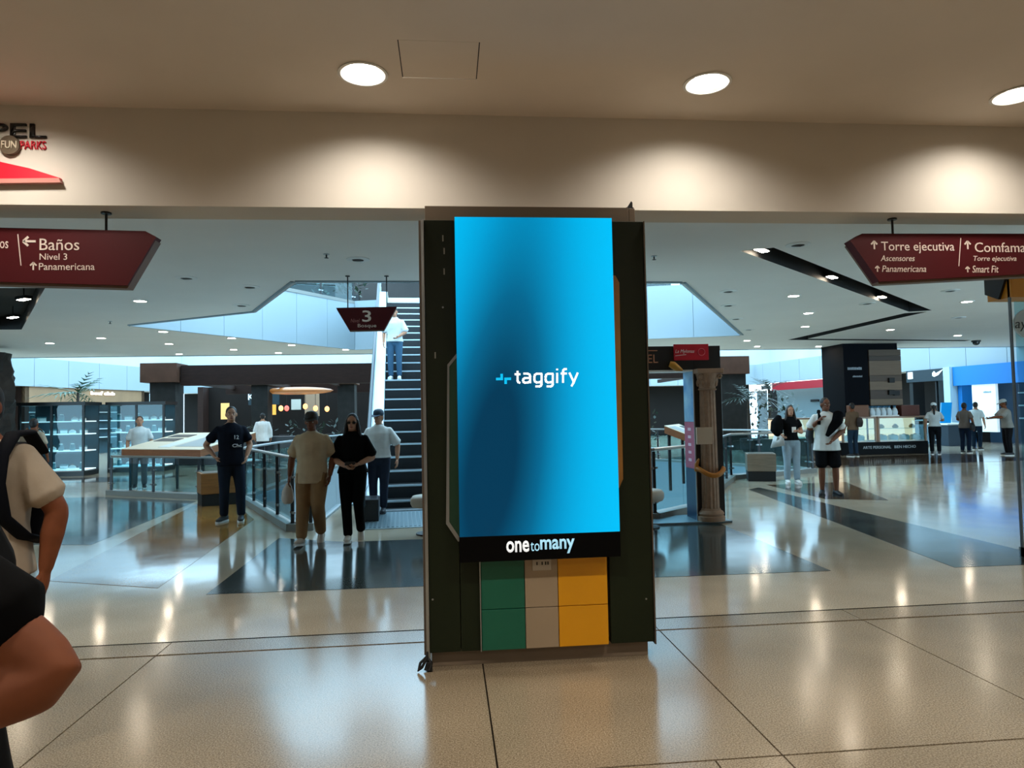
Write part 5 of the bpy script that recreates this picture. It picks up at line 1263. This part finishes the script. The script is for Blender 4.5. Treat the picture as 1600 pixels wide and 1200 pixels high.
mb = MB(); loft(mb, [(V3(.24, -.06, .94), .05, .06), (V3(.27, -.08, 1.05), .07, .1), (V3(.24, -.08, 1.2), .06, .08)]); addon(p12, 'shoulder_bag', mb, mat('bag_charcoal', (44, 48, 52), .8), .014)
p13 = person('person in a brown top and jeans standing at the bakery kiosk', (12.95, 20.9), 10, 1.74, dict(elR=(.27, .1, 1.16), wrR=(.18, .3, 1.16)), 0, shirt=(112, 88, 68), sleeve=1.6, legs=(40, 56, 72), vox=.018, faceparts=False)
mb = MB(); loft(mb, [(V3(.1, -.18, .98), .11, .06), (V3(.1, -.2, 1.12), .12, .08), (V3(.1, -.19, 1.24), .09, .05)]); addon(p13, 'shoulder_bag', mb, mat('bag_brown', (44, 30, 26), .7), .018)
p14 = person('person with a long ponytail, pale hat and white top by the kiosk end', (15.75, 20.9), -35, 1.68, dict(elR=(.26, .12, 1.16), wrR=(.2, .32, 1.14)), 1, shirt=(206, 212, 212), sleeve=.7, legs=(18, 20, 24), hairstyle='pony', vox=.018, female=True, cap=(214, 226, 230), hem=.95)
p15 = person('person with a dark shoulder bag facing the phone counter', (17.0, 21.15), -62, 1.68, dict(elL=(-.25, .06, 1.16), wrL=(-.2, .28, 1.1)), 0, shirt=(118, 110, 104), sleeve=.7, legs=(22, 34, 52), hairstyle='short', vox=.018, female=True)
mb = MB(); loft(mb, [(V3(.28, -.1, .82), .07, .12), (V3(.28, -.1, .95), .07, .13), (V3(.27, -.1, 1.04), .04, .1)]); mb.tube([V3(.28, -.08, 1.02), V3(.22, -.03, 1.3), V3(.17, 0, 1.46), V3(.22, .06, 1.3), V3(.28, .0, 1.02)], .012, 6)
held('shoulder_bag', mb, mat('bag_black', (16, 16, 18), .6), p15, 'large dark bag on the arm of the far shopper facing right', 'bag', .016)
p16 = person('person in a grey polo and dark trousers reaching left at the far right', (17.25, 19.7), 74, 1.74, dict(elL=(-.22, .25, 1.2), wrL=(-.16, .48, 1.18), elR=(.24, .2, 1.2), wrR=(.16, .42, 1.16)), 0, shirt=(156, 150, 142), sleeve=.85, legs=(26, 24, 26), vox=.018, bulk=1.12, lean=.06, cap=(170, 176, 176), head=(0, -16))
p17 = person('person in a white shirt facing the grey polo shopper', (18.6, 22.6), -60, 1.70, dict(elL=(-.25, .1, 1.15), wrL=(-.14, .3, 1.1)), 1, shirt=(224, 236, 238), sleeve=.8, legs=(24, 40, 56), vox=.018)

# evaluate remeshing once, then keep plain meshes
for o, v, sm, ex in PENDING:
    r = o.modifiers.new('remesh', 'REMESH'); r.mode = 'VOXEL'; r.voxel_size = v; r.use_smooth_shade = True
    s_ = o.modifiers.new('smooth', 'SMOOTH'); s_.factor = .5; s_.iterations = sm
dg = bpy.context.evaluated_depsgraph_get()
for o, v, sm, ex in PENDING:
    me = bpy.data.meshes.new_from_object(o.evaluated_get(dg)); m_ = o.data.materials[0]; o.modifiers.clear(); old = o.data
    if ex:
        bm = bmesh.new(); bm.from_mesh(me); ex(bm); bm.to_mesh(me); bm.free()
    me.materials.clear(); me.materials.append(m_); o.data = me; me.name = old.name; bpy.data.meshes.remove(old)
    me.polygons.foreach_set('use_smooth', [True]*len(me.polygons))
# white print on the navy shirt
pm = p3.matrix_basis
def chest(txt, box):
    o = text('shirt_print', txt, box, 0, tw, None, ext=.004, bold=.015)
    o.data.transform(Matrix.Translation(o.location)); o.location = (0, 0, 0)
    # the lettering is drawn facing -y; turn it to the chest (+y), then bend it round the body
    for v in o.data.vertices:
        x, z = -v.co.x, v.co.z; y = .155*math.sqrt(max(0.05, 1-(x/.225)**2))+(.0 if v.co.y > -.002 else .004)
        v.co = Vector((x, y, z))
    o.parent = p3
chest('12', (.02, .085, 1.24, 1.30)); chest('Chc', (-.01, .13, 1.12, 1.17))
